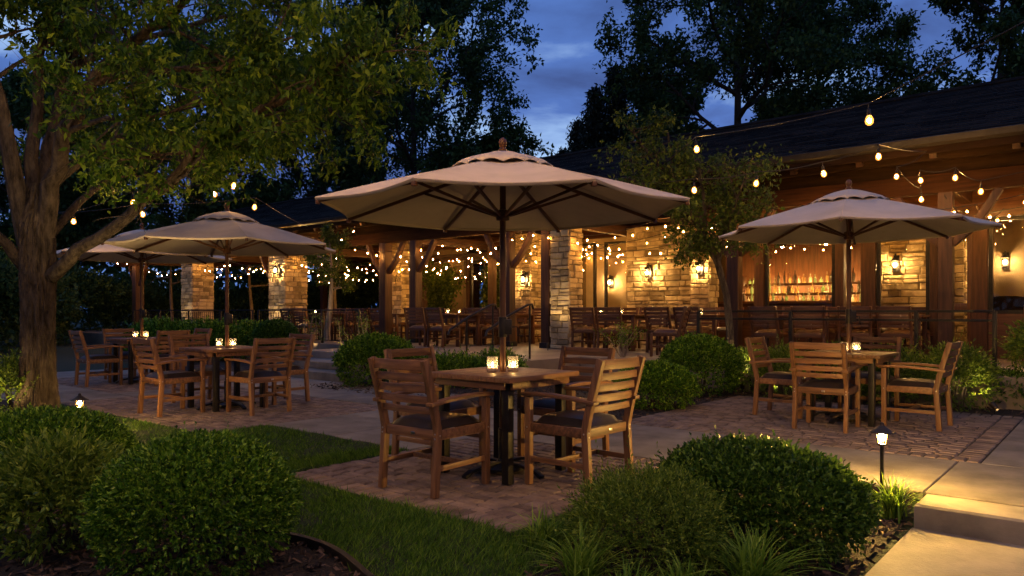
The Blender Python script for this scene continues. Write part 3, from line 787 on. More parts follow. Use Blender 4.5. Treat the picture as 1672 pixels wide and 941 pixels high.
def wall_lantern(p, label, rz=ROT):
    e = empty('wall_lantern', p, rz, label, 'wall lamp', 'lanterns on the restaurant walls')
    b = MB(); b.box((0, -0.012, 0), (0.11, 0.024, 0.34)); b.build('back_plate', 'black_metal', e, bevel=0.004)
    b = MB(); b.sweep([(0, -0.02, 0.12), (0, -0.07, 0.20), (0, -0.13, 0.19), (0, -0.14, 0.12)], 0.018, 0.018, up=(1, 0, 0)); b.build('arm', 'black_metal', e)
    b = MB(); b.lathe([(0.02, 0.13), (0.035, 0.115), (0.085, 0.06), (0.088, 0.05)], 6, (0, -0.14, 0)); b.build('hood', 'black_metal', e)
    b = MB()
    for k in range(6):
        a = 2 * PI * k / 6; b.bar((0.075 * math.cos(a), -0.14 + 0.075 * math.sin(a), 0.055), (0.055 * math.cos(a), -0.14 + 0.055 * math.sin(a), -0.12), 0.008, 0.008)
    b.lathe([(0.06, -0.12), (0.062, -0.135), (0.01, -0.15)], 6, (0, -0.14, 0)); b.build('cage', 'black_metal', e)
    b = MB(); ico(b, (0, -0.14, -0.03), 0.032, 2, 1.3); b.build('lamp', 'sconce_core', e, smooth=True)
    return e
wall_lantern(L(-8.9, 15.88, 2.18), 'black lantern on the broad stone wall left of the small tree')
wall_lantern(L(-12.2, 15.19, 2.08), 'black lantern on the narrow stone pier behind the handrail')
wall_lantern(L(-11.3, 17.99, 2.06), 'black lantern on the pale plaster wall left of the broad stone wall')
wall_lantern(L(-7.3, 15.34, 2.2), 'black lantern on the thin stone pier behind the small tree trunk')
wall_lantern(L(-3.62, 16.66, 2.2), 'black lantern on the stone wall seen through the window right of the bar')
wall_lantern(L(-1.8, 17.19, 2.2), 'black lantern on the plaster wall seen through the right window')
wall_lantern(L(-19.95, 12.72, 2.5), 'black lantern on the broad stone column of the left pavilion')
wall_lantern(L(-15.8, 19.89, 2.3), 'black lantern on the vine covered plaster wall')
wall_lantern(L(1.4, 17.19, 2.2), 'black lantern on the plaster wall at the far end of the dining room')
def pendant(s, t, label, z=2.75):
    e = empty('added_pendant_lamp', L(s, t, z), ROT, label, 'pendant lamp', 'added pendant lamps inside the restaurant')
    b = MB(); b.tube([(0, 0, 0.1), (0, 0, 3.36 - z)], 0.006, 6); b.build('cord', 'black_metal', e)
    b = MB(); b.lathe([(0.03, 0.12), (0.05, 0.11), (0.12, 0.0), (0.115, 0.0), (0.045, 0.10)], 16, cap=False); b.build('lamp_shade', 'bronze', e, smooth=True)
    b = MB(); ico(b, (0, 0, 0.02), 0.035, 2); b.build('lamp', 'pendant_core', e, smooth=True)  # invented fixture, put in to warm the rooms inside
pendant(-7.3, 17.6, 'added pendant lamp over the left end of the bar counter'); pendant(-6.3, 17.6, 'added pendant lamp over the middle of the bar counter'); pendant(-5.3, 17.6, 'added pendant lamp over the right end of the bar counter')
pendant(-2.0, 16.0, 'added pendant lamp just inside the glazed door'); pendant(0.6, 16.2, 'added pendant lamp inside the far right window'); pendant(-10.2, 17.5, 'added pendant lamp between the inner windows and the plaster wall', 2.7)

M['path_core_dim'] = glow('path_core_dim', (1.0, 0.58, 0.15), LUM_PATH * .3)
def path_light(p, h, label, sc=1.0, core='path_core'):
    e = empty('path_light', p, ROT, label, 'path light', 'low path lights')
    b = MB(); b.lathe([(0.030, 0.0), (0.030, 0.012), (0.013, 0.02), (0.012, h - 0.13), (0.028, h - 0.125), (0.030, h - 0.112)], 12); b.build('stem', 'black_metal', e, smooth=True)
    b = MB(); b.lathe([(0.085 * sc, h - .028), (0.088 * sc, h - .036), (0.05, h - 0.012), (0.016, h + 0.012), (0.012, h + 0.03), (0.004, h + 0.034)], 20); b.build('hat', 'bronze', e, smooth=True)
    b = MB()
    for k in range(4):
        a = PI / 4 + k * PI / 2; b.bar((0.040 * math.cos(a), 0.040 * math.sin(a), h - .03), (0.026 * math.cos(a), 0.026 * math.sin(a), h - .115), 0.006, 0.006)
    b.build('cage', 'bronze', e)
    b = MB(); b.lathe([(0.036, h - .034), (0.024, h - .11)], 12, cap=False); b.build('lamp_glass', 'glass', e, smooth=True)
    b = MB(); ico(b, (0, 0, h - .07), 0.019, 2, 1.4); b.build('lamp', core, e, smooth=True)
path_light(L(-1.28, 5.47, -0.12), 0.55, 'bronze path light with cone hat beside the concrete step')
path_light(at(130, 640, 7.6).to_2d().to_3d() + Vector((0, 0, -0.02)), 0.36, 'bronze path light with cone hat on the lawn by the big tree trunk', 1.0, 'path_core_dim')
def spotlight(p, target, label, watts):
    e = empty('garden_spotlight', p, 0, label, 'spotlight', 'small garden spotlights')
    d = (Vector(target) - Vector(p)).normalized(); q = Vector((0, 0, 0.10))
    b = MB(); b.tube([(0, 0, -0.03), (0, 0, 0.085)], 0.009, 8); b.build('stake', 'black_metal', e)
    b = MB(); b.tube([q - d * .05, q - d * .03, q + d * .05], [0.02, 0.034, 0.036], 12, cap=False); b.build('housing', 'bronze', e, smooth=True)
    b = MB(); b.tube([q + d * .025, q + d * .03], 0.030, 12); b.build('lens', 'path_glow', e)
    ld = bpy.data.lights.new('garden_spotlight_lamp', 'SPOT'); ld.energy = watts; ld.color = (1.0, 0.66, 0.28); ld.spot_size = R(80); ld.spot_blend = 0.6; ld.shadow_soft_size = 0.03
    lo = bpy.data.objects.new('garden_spotlight_lamp', ld); COL.objects.link(lo); lo.parent = e; lo.location = q + d * .06; lo.rotation_euler = d.to_track_quat('-Z', 'Y').to_euler()
M['path_glow'] = glow('path_glow', (1.0, 0.70, 0.32), 25.0)

# ------------------------------------------------------------------ teak armchairs, tables, umbrellas
def make_chair(name, label, wood, cushion, arms=True):
    e = empty(name, (0, 0, 0), 0, label, 'chair')
    W, D = 0.25, 0.245
    def back_y(z):
        return -D + (-0.03 * (0.42 - z) / 0.42 if z < 0.42 else -0.13 * ((z - 0.42) / 0.5) ** 1.15)
    for sx in (-1, 1):
        b = MB(); pts = [(sx * W, back_y(z), z) for z in (0, 0.15, 0.30, 0.42, 0.52, 0.64, 0.76, 0.905)]
        b.sweep(pts, 0.040, 0.052, up=(0, 1, 0)); b.build('back_post', wood + '_z', e, bevel=0.006)
    for sx in (-1, 1):
        b = MB(); b.box((sx * W, D, 0.31 if arms else 0.21), (0.044, 0.048, 0.62 if arms else 0.42)); b.build('front_leg', wood + '_z', e, bevel=0.006)
    b = MB()
    for i, (z, h) in enumerate(((0.868, 0.068), (0.786, 0.052), (0.712, 0.052), (0.638, 0.052), (0.566, 0.046), )):
        pts = [(x, back_y(z) - 0.022 * (1 - (x / W) ** 2) + 0.004, z) for x in np.linspace(-W + .015, W - .015, 7)]
        b.sweep(pts, 0.018, h)
    b.build('backrest', wood + '_x', e, bevel=0.004)
    b = MB()
    b.box((0, D, 0.405), (2 * W - .05, 0.024, 0.065)); b.box((0, -D, 0.405), (2 * W - .045, 0.024, 0.065))
    for sx in (-1, 1): b.box((sx * (W + .001), 0, 0.405), (0.026, 2 * D - .055, 0.065))
    b.build('seat_frame', wood + '_x', e, bevel=0.004)
    b = MB()
    for sx in (-1, 1): b.box((sx * W, -0.005, 0.185), (0.022, 2 * D - .03, 0.036))
    b.box((0, 0.02, 0.187), (2 * W - .022, 0.024, 0.034))
    b.build('stretcher', wood + '_y', e, bevel=0.004)
    if arms:
        for sx in (-1, 1):
            b = MB(); b.sweep([(sx * (W + .004), y, z) for y, z in ((-0.335, 0.612), (-0.15, 0.632), (0.05, 0.642), (0.20, 0.640), (0.30, 0.634))], 0.062, 0.026); b.build('armrest', wood + '_y', e, bevel=0.007)
    # cushion: a domed pad
    b = MB(); nx, ny = 10, 10; vs = []
    for j in range(ny + 1):
        for i in range(nx + 1):
            u, v = i / nx * 2 - 1, j / ny * 2 - 1
            k = max(0.0, 1 - abs(u) ** 6) * max(0.0, 1 - abs(v) ** 6)
            x, y = u * (W - .03) * (1 - .03 * v * v), v * (D - .005) * (1 - .03 * u * u)
            vs.append((x, y, 0.440 + 0.052 * k ** 0.5 + 0.010 * (1 - u * u) * (1 - v * v)))
    nb = len(vs); vs += [(x, y, 0.435) for x, y, z in vs]; fs = []
    for j in range(ny):
        for i in range(nx):
            a = j * (nx + 1) + i; fs += [(a, a + 1, a + nx + 2, a + nx + 1), (nb + a, nb + a + nx + 1, nb + a + nx + 2, nb + a + 1)]
    ed = [i for i in range(nx)] + [nx + j * (nx + 1) for j in range(ny)] + [nb - 1 - i for i in range(nx)] + [nb - 1 - nx - j * (nx + 1) for j in range(ny)]
    for a, c in zip(ed, ed[1:] + ed[:1]): fs.append((c, a, a + nb, c + nb))
    b.add(vs, fs); b.build('seat_cushion', cushion, e, smooth=True)
    if arms:
        bm_ = None
        def bolt(c, d):
            nonlocal bm_
            if bm_ is None:
                b2 = MB(); b2.lathe([(0.0045, -0.002), (0.0062, 0.0), (0.0055, 0.0025), (0.002, 0.0035)], 8); o = b2.build('bolt', 'steel', e, smooth=True); bm_ = o.data
            else:
                o = bpy.data.objects.new('bolt', bm_); COL.objects.link(o); o.parent = e
            o.location = c; o.rotation_euler = Vector(d).to_track_quat('Z', 'Y').to_euler()
        for sx in (-1, 1):
            for y, z, d in ((-D - .027, 0.415, -1), (-D - .029, 0.385, -1), (D + .0245, 0.41, 1)): bolt((sx * W, y, z), (0, d, 0))
            bolt((sx * (W + .0225), D, 0.405), (sx, 0, 0)); bolt((sx * (W + .0205), -D, 0.405), (sx, 0, 0))
        b2 = MB(); b2.box((0.03, -D - .013, 0.405), (0.035, 0.004, 0.018)); b2.build('maker_plate', 'steel', e, bevel=0.002)
    return e
chair0 = make_chair('garden_armchair', 'teak armchair', 'teak', 'leather')
first = {'chair0': chair0}
def place(proto, key, loc, rz, label, group):
    if key in first: o = first.pop(key)
    else: o = copy_tree(proto)
    o.location = loc; o.rotation_euler.z = rz; o['label'] = label; o['group'] = group
    return o

def make_table():
    e = empty('patio_table', (0, 0, 0), 0, 'x', 'table')
    b = MB(); n = 6; w_ = 0.84
    for k in range(n):
        x = -w_ / 2 + w_ * (k + .5) / n; b.box((x, 0, 0.742), (w_ / n - .003, w_ - 0.004, 0.036))
    b.build('tabletop', 'teak_y', e, bevel=0.003)
    b = MB()
    for sx in (-1, 1):
        b.box((sx * (w_ / 2 - .05), 0, 0.697), (0.024, w_ - .16, 0.054)); b.box((0, sx * (w_ / 2 - .05), 0.697), (w_ - .16, 0.024, 0.054))
    b.build('apron', 'teak_x', e, bevel=0.003)
    for sx in (-1, 1):
        for sy in (-1, 1):
            b = MB(); b.box((sx * 0.315, sy * 0.315, 0.362), (0.062, 0.062, 0.724)); b.build('leg', 'black_metal', e, bevel=0.005)
    return e
table0 = make_table(); first['table0'] = table0

def make_umbrella():
    e = empty('patio_umbrella', (0, 0, 0), 0, 'x', 'umbrella')
    ZA, ZR, RR, RC = 2.475, 2.075, 1.40, 0.40
    b = MB()
    b.tube([(0, 0, 0.10), (0, 0, 2.50)], 0.024, 14); b.build('pole', 'stain_z', e, smooth=True)
    b = MB()
    for k in range(4):
        a = k * PI / 2 + PI / 4
        b.sweep([(0.03 * math.cos(a), 0.03 * math.sin(a), 0.07), (0.18 * math.cos(a), 0.18 * math.sin(a), 0.075), (0.33 * math.cos(a), 0.33 * math.sin(a), 0.05), (0.40 * math.cos(a), 0.40 * math.sin(a), 0.012)], 0.05, 0.024)
    b.lathe([(0.20, 0.03), (0.20, 0.05), (0.05, 0.075), (0.035, 0.10), (0.034, 0.34)], 20)
    b.build('base', 'black_metal', e, bevel=0.003)
    b = MB(); b.box((0.035, 0, 1.14), (0.07, 0.06, 0.12)); b.lathe([(0.034, 1.06), (0.034, 1.22)], 12); cr = b.build('crank_box', 'black_metal', e, bevel=0.006)
    b = MB(); b.sweep([(0.07, 0, 1.14), (0.11, 0, 1.14), (0.115, 0, 1.07), (0.15, 0, 1.07)], 0.012, 0.012, up=(0, 1, 0)); b.build('crank_handle', 'black_metal', cr)
    b = MB(); b.lathe([(0.03, 1.98), (0.05, 1.985), (0.055, 2.02), (0.05, 2.06), (0.03, 2.07)], 14); b.build('runner', 'stain_z', e, smooth=True)
    b = MB(); b.lathe([(0.03, 2.37), (0.055, 2.38), (0.055, 2.43), (0.03, 2.44)], 14); b.build('hub', 'stain_z', e, smooth=True)
    def rim(k): a = 2 * PI * (k + .5) / 8; return Vector((math.cos(a), math.sin(a), 0))
    def surf_pt(k, u, v, r0=0.0, r1=RR, za=ZA, zr=ZR, sag=0.035, scal=0.05):
        p = rim(k).lerp(rim(k + 1), u); r = r0 + (r1 - r0) * v
        q = p * r * (1 - scal * v ** 3 * math.sin(PI * u))
        z = za + (zr - za) * (r / r1) - sag * math.sin(PI * u) * v * (1.3 - v) * 1.5 + 0.012 * math.sin(PI * v)
        return Vector((q.x, q.y, z))
    b = MB(); nu, nv = 10, 12
    for k in range(8):
        vs = [surf_pt(k, i / nu, j / nv, 0.10) for j in range(nv + 1) for i in range(nu + 1)]
        # small hem turned down at the rim
        vs += [surf_pt(k, i / nu, 1.0, 0.10) * 0.995 - Vector((0, 0, 0.018)) + Vector((0, 0, surf_pt(k, i / nu, 1.0, .1).z * .005)) for i in range(nu + 1)]
        fs = [(j * (nu + 1) + i, j * (nu + 1) + i + 1, (j + 1) * (nu + 1) + i + 1, (j + 1) * (nu + 1) + i) for j in range(nv + 1) for i in range(nu)]
        b.add(vs, fs)
    can = b.build('canopy', 'canvas', e)
    bm = bmesh.new(); bm.from_mesh(can.data); bmesh.ops.remove_doubles(bm, verts=bm.verts[:], dist=0.002)
    for f in bm.faces: f.smooth = True
    bm.to_mesh(can.data); bm.free(); can.data.set_sharp_from_angle(angle=R(12))
    b = MB()
    for k in range(8): b.tube([surf_pt(k, 0.0, v, 0.10) + Vector((0, 0, 0.003)) for v in np.linspace(0, 1, 9)], 0.005, 5)
    b.tube([surf_pt(k, i / nu, 1.0, 0.10) for k in range(8) for i in range(nu)] + [surf_pt(0, 0.0, 1.0, 0.10)], 0.006, 5, cap=False)
    b.build('seam', 'canvas', can, smooth=True)
    b = MB()
    for k in range(8):
        nv2 = 5; vs = []
        for j in range(nv2 + 1):
            for i in range(nu + 1):
                p = surf_pt(k, i / nu, j / nv2, 0.03, RC, 2.535, 2.408, 0.012, -0.02)
                if j == nv2: p.z += -0.030 + 0.024 * abs(math.sin(2 * PI * i / nu)); 
                vs.append(p)
        b.add(vs, [(j * (nu + 1) + i, j * (nu + 1) + i + 1, (j + 1) * (nu + 1) + i + 1, (j + 1) * (nu + 1) + i) for j in range(nv2) for i in range(nu)])
    cap = b.build('vent_cap', 'canvas', e)
    bm = bmesh.new(); bm.from_mesh(cap.data); bmesh.ops.remove_doubles(bm, verts=bm.verts[:], dist=0.002)
    for f in bm.faces: f.smooth = True
    bm.to_mesh(cap.data); bm.free(); cap.data.set_sharp_from_angle(angle=R(14))
    for o in (can, cap):
        md = o.modifiers.new('cloth', 'SOLIDIFY'); md.thickness = 0.005; md.offset = -1
    b = MB(); b.lathe([(0.03, 2.52), (0.034, 2.545), (0.022, 2.56), (0.030, 2.585), (0.033, 2.60), (0.026, 2.625), (0.008, 2.64)], 14); b.build('finial', 'stain_z', e, smooth=True)
    for k in range(8):
        d = rim(k)
        b = MB(); b.bar(d * 0.045 + Vector((0, 0, 2.415)), d * (RR - .01) + Vector((0, 0, ZR - .022)), 0.020, 0.026); rb_ = b.build('rib', 'stain_x', e, bevel=0.003)
        pm = (d * 0.045 + Vector((0, 0, 2.40))).lerp(d * RR + Vector((0, 0, ZR - .03)), 0.46)
        b = MB(); b.bar(d * 0.045 + Vector((0, 0, 2.02)), pm, 0.018, 0.022); b.build('strut', 'stain_x', rb_, bevel=0.003)
        b = MB(); b.box(d * (RR - .015) + Vector((0, 0, ZR - .03)), (0.03, 0.03, 0.03), Matrix.Rotation(math.atan2(d.y, d.x), 3, 'Z')); b.build('tip', 'stain_x', rb_, bevel=0.004)
    return e
umb0 = make_umbrella(); first['umb0'] = umb0

def make_candle():
    e = empty('votive_candle', (0, 0, 0), 0, 'x', 'candle')
    b = MB(); b.lathe([(0.040, 0.0), (0.042, 0.004), (0.043, 0.118), (0.040, 0.118), (0.038, 0.012), (0.0005, 0.011)], 10, cap=True); b.build('glass', 'votive_glass', e, smooth=True)
    b = MB(); b.lathe([(0.034, 0.0125), (0.034, 0.034), (0.004, 0.035)], 12); b.build('wax', 'wax', e, smooth=True)
    b = MB(); b.lathe([(0.002, 0.036), (0.0065, 0.046), (0.007, 0.053), (0.004, 0.066), (0.0005, 0.078)], 8); b.build('flame', 'flame', e, smooth=True)
    return e
cand0 = make_candle(); first['cand0'] = cand0

TABLES = [('centre', -3.66, 4.27, 1.0, 'the front centre table'), ('right', -2.38, 8.72, 1.02, 'the right table'), ('left', -8.78, 4.85, 1.0, 'the left table'), ('far', -13.05, 5.64, 1.04, 'the farthest left table')]
for key, s, t, sc, nm in TABLES:
    place(table0, 'table0', L(s, t), ROT, {'centre': 'square teak table with black legs, nearest, under the largest umbrella', 'right': 'square teak table under the umbrella in front of the bar', 'left': 'square teak table under the middle left umbrella', 'far': 'square teak table farthest left, partly behind the big trunk'}[key], 'patio tables')
    u = place(umb0, 'umb0', L(s, t), ROT + R({'centre': 41, 'right': 35, 'left': 47, 'far': 40}[key]), {'centre': 'large beige canvas umbrella over the nearest table in the centre', 'right': 'beige canvas umbrella over the table in front of the bar window', 'left': 'beige canvas umbrella over the left table, in front of another', 'far': 'beige canvas umbrella farthest left, overlapped by a nearer one'}[key], 'patio umbrellas')
    u.scale = (sc, sc, sc * {'centre': 0.965, 'right': 1.0, 'left': 0.985, 'far': 1.0}[key])
    for k, sg in enumerate((-1, 1)):
        cv = place(cand0, 'cand0', L(s, t, 0.76) + Vector((sg * (0.073 + .01 * k) - 0.005, -0.06 + .05 * k, 0)), k * 1.0, ('glass votive candle left of the pole on ' if sg < 0 else 'glass votive candle right of the pole on ') + nm, 'votive candles on the patio tables')
    for side, (ds, dt, rz) in enumerate(((-0.05, -0.66, 0), (0.66, 0.05, PI / 2), (-0.70, 0.02, -PI / 2), (0.04, 0.72, PI))):
        jit = (0.02 * math.sin(7 * s + side), R(4) * math.sin(5 * s + 3 * side))
        lb = {'centre': ('teak armchair at the nearest table, back to the viewer, on the left', 'teak armchair at the nearest table, on its near right side', 'teak armchair at the nearest table, on its far left side', 'teak armchair at the nearest table, on its far right side'),
              'right': ('teak armchair at the right table, back to the viewer, near left side', 'teak armchair at the right table, on its near right side', 'teak armchair at the right table, half hidden on its far left side', 'teak armchair behind the right table, facing the viewer'),
              'left': ('teak armchair at the left table, leftmost of its four', 'teak armchair at the left table, back towards the viewer, near right side', 'teak armchair at the left table, on its far left side', 'teak armchair at the left table, rightmost of its four'),
              'far': ('teak armchair right behind the big tree trunk', 'teak armchair on the near right side of the farthest left table', 'teak armchair on the far left side of the farthest left table', 'teak armchair on the far right side of the farthest left table')}[key][side]
        place(chair0, 'chair0', L(s + ds + jit[0], t + dt - jit[0]), ROT + rz + jit[1], lb, 'teak armchairs around the patio tables')

# ------------------------------------------------------------------ terrace tables and chairs
tchair = make_chair('dining_chair', 'x', 'stain', 'stain_y', arms=False); first['tchair'] = tchair
tt = empty('dining_table', (0, 0, 0), 0, 'x', 'table')
b = MB(); b.box((0, 0, 0.735), (1.25, 0.8, 0.04)); b.build('tabletop', 'stain_x', tt, bevel=0.005)
b = MB()
for sx in (-1, 1): b.box((sx * 0.48, 0, 0.685), (0.03, 0.62, 0.06)); b.box((0, sx * 0.33, 0.685), (0.9, 0.03, 0.06))
b.build('apron', 'stain_x', tt)
for sx in (-1, 1):
    for sy in (-1, 1):
        b = MB(); b.box((sx * 0.54, sy * 0.33, 0.358), (0.07, 0.07, 0.715)); b.build('leg', 'stain_z', tt, bevel=0.005)
first['ttable'] = tt
DT = [(-8.3, 13.5, 'right of the slim stone column'), (-12.4, 12.6, 'behind the handrail'), (-14.2, 14.6, 'in front of the vine covered wall'), (-6.7, 13.9, 'behind the small tree trunk'), (-4.5, 13.6, 'in front of the bar window'), (-3.3, 14.5, 'in front of the stone wall window'),
      (-16.1, 14.0, 'behind the paired posts'), (-17.3, 12.4, 'left of the paired posts'), (-12.0, 14.2, 'beside the narrow stone pier'), (-0.6, 14.3, 'below the far right window'), (-10.3, 15.7, 'by the inner windows'), (-18.6, 14.9, 'deep in the open bay'), (-6.4, 12.1, 'at the terrace edge left of the post')]
rt = random.Random(9)
for s, t, nm in DT:
    last = nm.startswith('at the terrace edge')
    if not last:
        place(tt, 'ttable', L(s, t, TZ), ROT + R(rt.uniform(-4, 4)), 'dark wooden dining table on the terrace ' + nm, 'dining tables on the terrace')
    seats = ((-0.32, -0.62, 0), (0.32, -0.62, 0), (-0.32, 0.62, PI), (0.32, 0.62, PI)) if not last else ((0, 0, R(100)),)
    for k, (ds, dt, rz) in enumerate(seats):
        lb = ('dark chair on the near side of the table ' if dt < 0 else 'dark chair on the far side of the table ') + nm
        if last: lb = 'single dark dining chair at the open edge of the terrace by the small bare shrub'
        place(tchair, 'tchair', L(s + ds + rt.uniform(-.05, .05), t + dt + rt.uniform(-.07, .05), TZ), ROT + rz + R(rt.uniform(-14, 14)), lb, 'dining chairs on the terrace')
    if not last and rt.random() < 0.8:
        place(cand0, 'cand0', L(s + rt.uniform(-.2, .2), t + rt.uniform(-.1, .1), TZ + 0.756), 0, 'glass votive candle on the terrace table ' + nm, 'votive candles on the terrace tables')
# armchair silhouette behind the right window
M['dark_cloth'] = surf('dark_cloth', (0.010, 0.007, 0.005), (0.022, 0.015, 0.011), 9, 0.95, 0.2, 90, spec=0.05)
e = empty('lounge_chair', L(-1.6, 15.9, TZ), ROT, 'dark rounded lounge chair behind the lower edge of the right window', 'armchair')
b = MB(); b.box((0, 0, 0.22), (0.8, 0.7, 0.44)); b.build('seat', 'dark_cloth', e, bevel=0.05, seg=3)
b = MB(); b.sweep([(x, -0.32, 0.62 + 0.22 * (1 - (x / .42) ** 4)) for x in np.linspace(-.42, .42, 9)], 0.16, 0.5); b.build('backrest', 'dark_cloth', e, bevel=0.04, seg=3)

# ------------------------------------------------------------------ railings
def railing(pts, label, h=0.82, rails=(0.82, 0.70), mid=()):
    e = empty('railing', pts[0], 0, label, 'railing'); o0 = Vector(pts[0])
    b = MB()
    for r in rails:
        for a, c in zip(pts[:-1], pts[1:]): b.bar(Vector(a) - o0 + Vector((0, 0, r)), Vector(c) - o0 + Vector((0, 0, r)), 0.045, 0.035)
    b.build('rail', 'black_metal', e, bevel=0.004)
    for p in pts:
        b = MB(); b.box(Vector((0, 0, h / 2)), (0.05, 0.05, h)); q = b.build('railing_post', 'black_metal', e, bevel=0.004); q.location = Vector(p) - o0; q.rotation_euler.z = ROT
    if mid:
        b = MB()
        for a, c in zip(pts[:-1], pts[1:]):
            a, c = Vector(a) - o0, Vector(c) - o0; k = int((c - a).length / 0.12)
            for i in range(1, k): b.bar(a.lerp(c, i / k) + Vector((0, 0, 0.08)), a.lerp(c, i / k) + Vector((0, 0, mid)), 0.012, 0.012, up=(0, 1, 0))
        b.bar(Vector((0, 0, 0.08)), Vector(pts[-1]) - o0 + Vector((0, 0, .08)), 0.03, 0.02)
        b.build('baluster_panel', 'black_metal', e)
railing([L(s, 11.25, TZ) for s in (-5.4, -3.9, -2.2, -1.3)], 'black metal railing along the terrace edge behind the right table')
railing([L(s, 11.4, TZ) for s in (-27, -25, -23, -21, -19.2)], 'black metal railing with thin bars along the left pavilion', 0.85, (0.85,), 0.80)
railing([L(s, 11.4, TZ) for s in (-18.9, -17.4, -15.9, -14.4)], 'black metal railing with thin bars beside the steps', 0.85, (0.85,), 0.80)
for k, s in enumerate((-7.9, -8.75)):
    e = empty('handrail', L(s, 9.25, TZ), ROT, ('bent black handrail at the terrace edge nearer the slim stone column', 'bent black handrail at the terrace edge, left of its twin')[k], 'handrail', 'handrails at the terrace edge')
    b = MB(); b.tube([(0, -0.45, 0.42), (0, -0.42, 0.50), (0, 0.05, 0.72), (0, 0.62, 0.93), (0, 0.74, 0.94), (0, 0.78, 0.86)], 0.021, 10); b.build('rail', 'black_metal', e, smooth=True)
    b = MB(); b.tube([(0, 0.0, 0.0), (0, 0.0, 0.70)], 0.018, 10); b.build('railing_post', 'black_metal', e, smooth=True)
    b = MB(); b.tube([(0, 0.68, 0.0), (0, 0.68, 0.94)], 0.018, 10); b.build('railing_post', 'black_metal', e, smooth=True)

# ------------------------------------------------------------------ shrubs
def lump(rng, D, amp, k=7):
    a = np.zeros(len(D))
    for _ in range(k):
        c = unit(rng.normal(size=(1, 3)))[0]; a += amp * rng.uniform(.4, 1) * np.exp(-((1 - D @ c) * rng.uniform(5, 16)))
    return a
def bush(name, loc, rx, ry, h, n_sprig, leaf, label, cat='shrub', m='box_leaf', seed=0, amp=0.07, sprig=0.06, per=9, wide=0.55, loose=0.0, group=None, droop=0.0, stems=True):
    rng = np.random.default_rng(seed)
    e = empty(name, loc, 0, label, cat, group)
    D = unit(rng.normal(size=(n_sprig, 3))); D[:, 2] = np.abs(D[:, 2]) * np.where(rng.random(n_sprig) < 0.84, 1, -0.55)
    D = unit(D)
    rad = 1 + lump(rng, D, amp) - amp * 0.5 + loose * rng.normal(size=n_sprig) * 0.5
    depth = np.where(rng.random(n_sprig) < 0.72, rng.uniform(0.93, 1.0, n_sprig), rng.uniform(0.66, 0.93, n_sprig))
    zc = h * 0.46
    sc = np.array([rx, ry, h * 0.54])
    base = D * (rad * depth)[:, None] * sc + np.array([0, 0, zc])
    # flare the lower half inwards, keep it above the ground
    base[:, 2] = np.maximum(base[:, 2], 0.03)
    ax = unit(D / sc * sc.mean() + rng.normal(size=(n_sprig, 3)) * 0.42 + np.array([0, 0, 0.25 - droop]))
    sl = sprig * rng.uniform(.6, 1.25, n_sprig) * (1 + loose * 2 * rng.random(n_sprig))
    stray = rng.random(n_sprig) < (0.045 if loose > 0.04 else 0.014)
    sl = np.where(stray, sl * 1.9, sl)
    P, DD = [], []
    for k in range(per):
        f = (k + 0.5) / per
        P.append(base + ax * (sl * f)[:, None])
        side = unit(np.cross(ax, rng.normal(size=(n_sprig, 3))))
        DD.append(ax * (0.35 + 0.9 * f) + side * (1.0 - 0.45 * f))
    P = np.concatenate(P); DD = np.concatenate(DD)
    l = leaf * rng.uniform(.7, 1.25, len(P))
    V, F = leaf_quads(P, DD, l, l * wide, rng)
    np_obj('foliage', V, F, m, e)
    if stems:
        b = MB(); rr = random.Random(seed)
        for k in range(9):
            a = rr.uniform(0, 2 * PI); q = rr.uniform(.25, .6)
            b.tube([(0.04 * math.cos(a), 0.04 * math.sin(a), -0.02), (rx * q * .5 * math.cos(a), ry * q * .5 * math.sin(a), h * .3), (rx * q * math.cos(a + .3), ry * q * math.sin(a + .3), h * .66)], [0.012, 0.009, 0.005], 5)
        b.build('stem', 'bark_dark', e)
    return e
def gl(px, py, Y, dz=0.0):
    """ground spot below a pixel column at distance Y"""
    x = (px - 836) / 1200 * Y; s, t = C1 * x - S1 * Y, S1 * x + C1 * Y
    return Vector((x, Y, zg(s, t) + 0.015 + dz))
bush('boxwood_ball', gl(322, 0, 3.52), 0.440, 0.440, 0.600, 4700, 0.022, 'big clipped boxwood ball in the left foreground, nearest of all', m='box_leaf', seed=1, amp=0.05, sprig=0.056)
bush('leafy_shrub', gl(98, 0, 3.85), 0.27, 0.27, 0.46, 900, 0.046, 'loose light green shrub with longer leaves left of the big clipped ball', m='light_leaf', seed=2, amp=0.16, sprig=0.13, per=10, wide=0.32, loose=0.10)
bush('boxwood_mound', gl(62, 0, 4.85), 0.60, 0.50, 0.54, 4800, 0.024, 'wide dark boxwood mound below the big tree trunk', m='box_leaf', seed=3, amp=0.09, sprig=0.062)
bush('boxwood_mound', gl(1236, 0, 4.25), 0.62, 0.57, 0.545, 5400, 0.028, 'wide dark boxwood mound left of the path light', m='box_leaf_deep', seed=4, amp=0.20, sprig=0.078, loose=0.03)
bush('feathery_shrub', gl(1056, 0, 3.78), 0.35, 0.33, 0.43, 2000, 0.026, 'fine textured pale green shrub in front of the nearer chair on the right', m='light_leaf', seed=5, amp=0.10, sprig=0.12, per=12, wide=0.28, loose=0.07)
bush('boxwood_mound', gl(616, 0, 12.2), 0.66, 0.6, 0.80, 3400, 0.042, 'rounded boxwood mound beside the terrace steps', m='box_leaf', seed=6, amp=0.07, sprig=0.08, per=8)
bush('boxwood_mound', gl(1072, 0, 9.4), 0.48, 0.46, 0.54, 2800, 0.034, 'low rounded boxwood in front of a larger ball right of the nearest table', m='box_leaf', seed=7, amp=0.08, sprig=0.07, per=8)
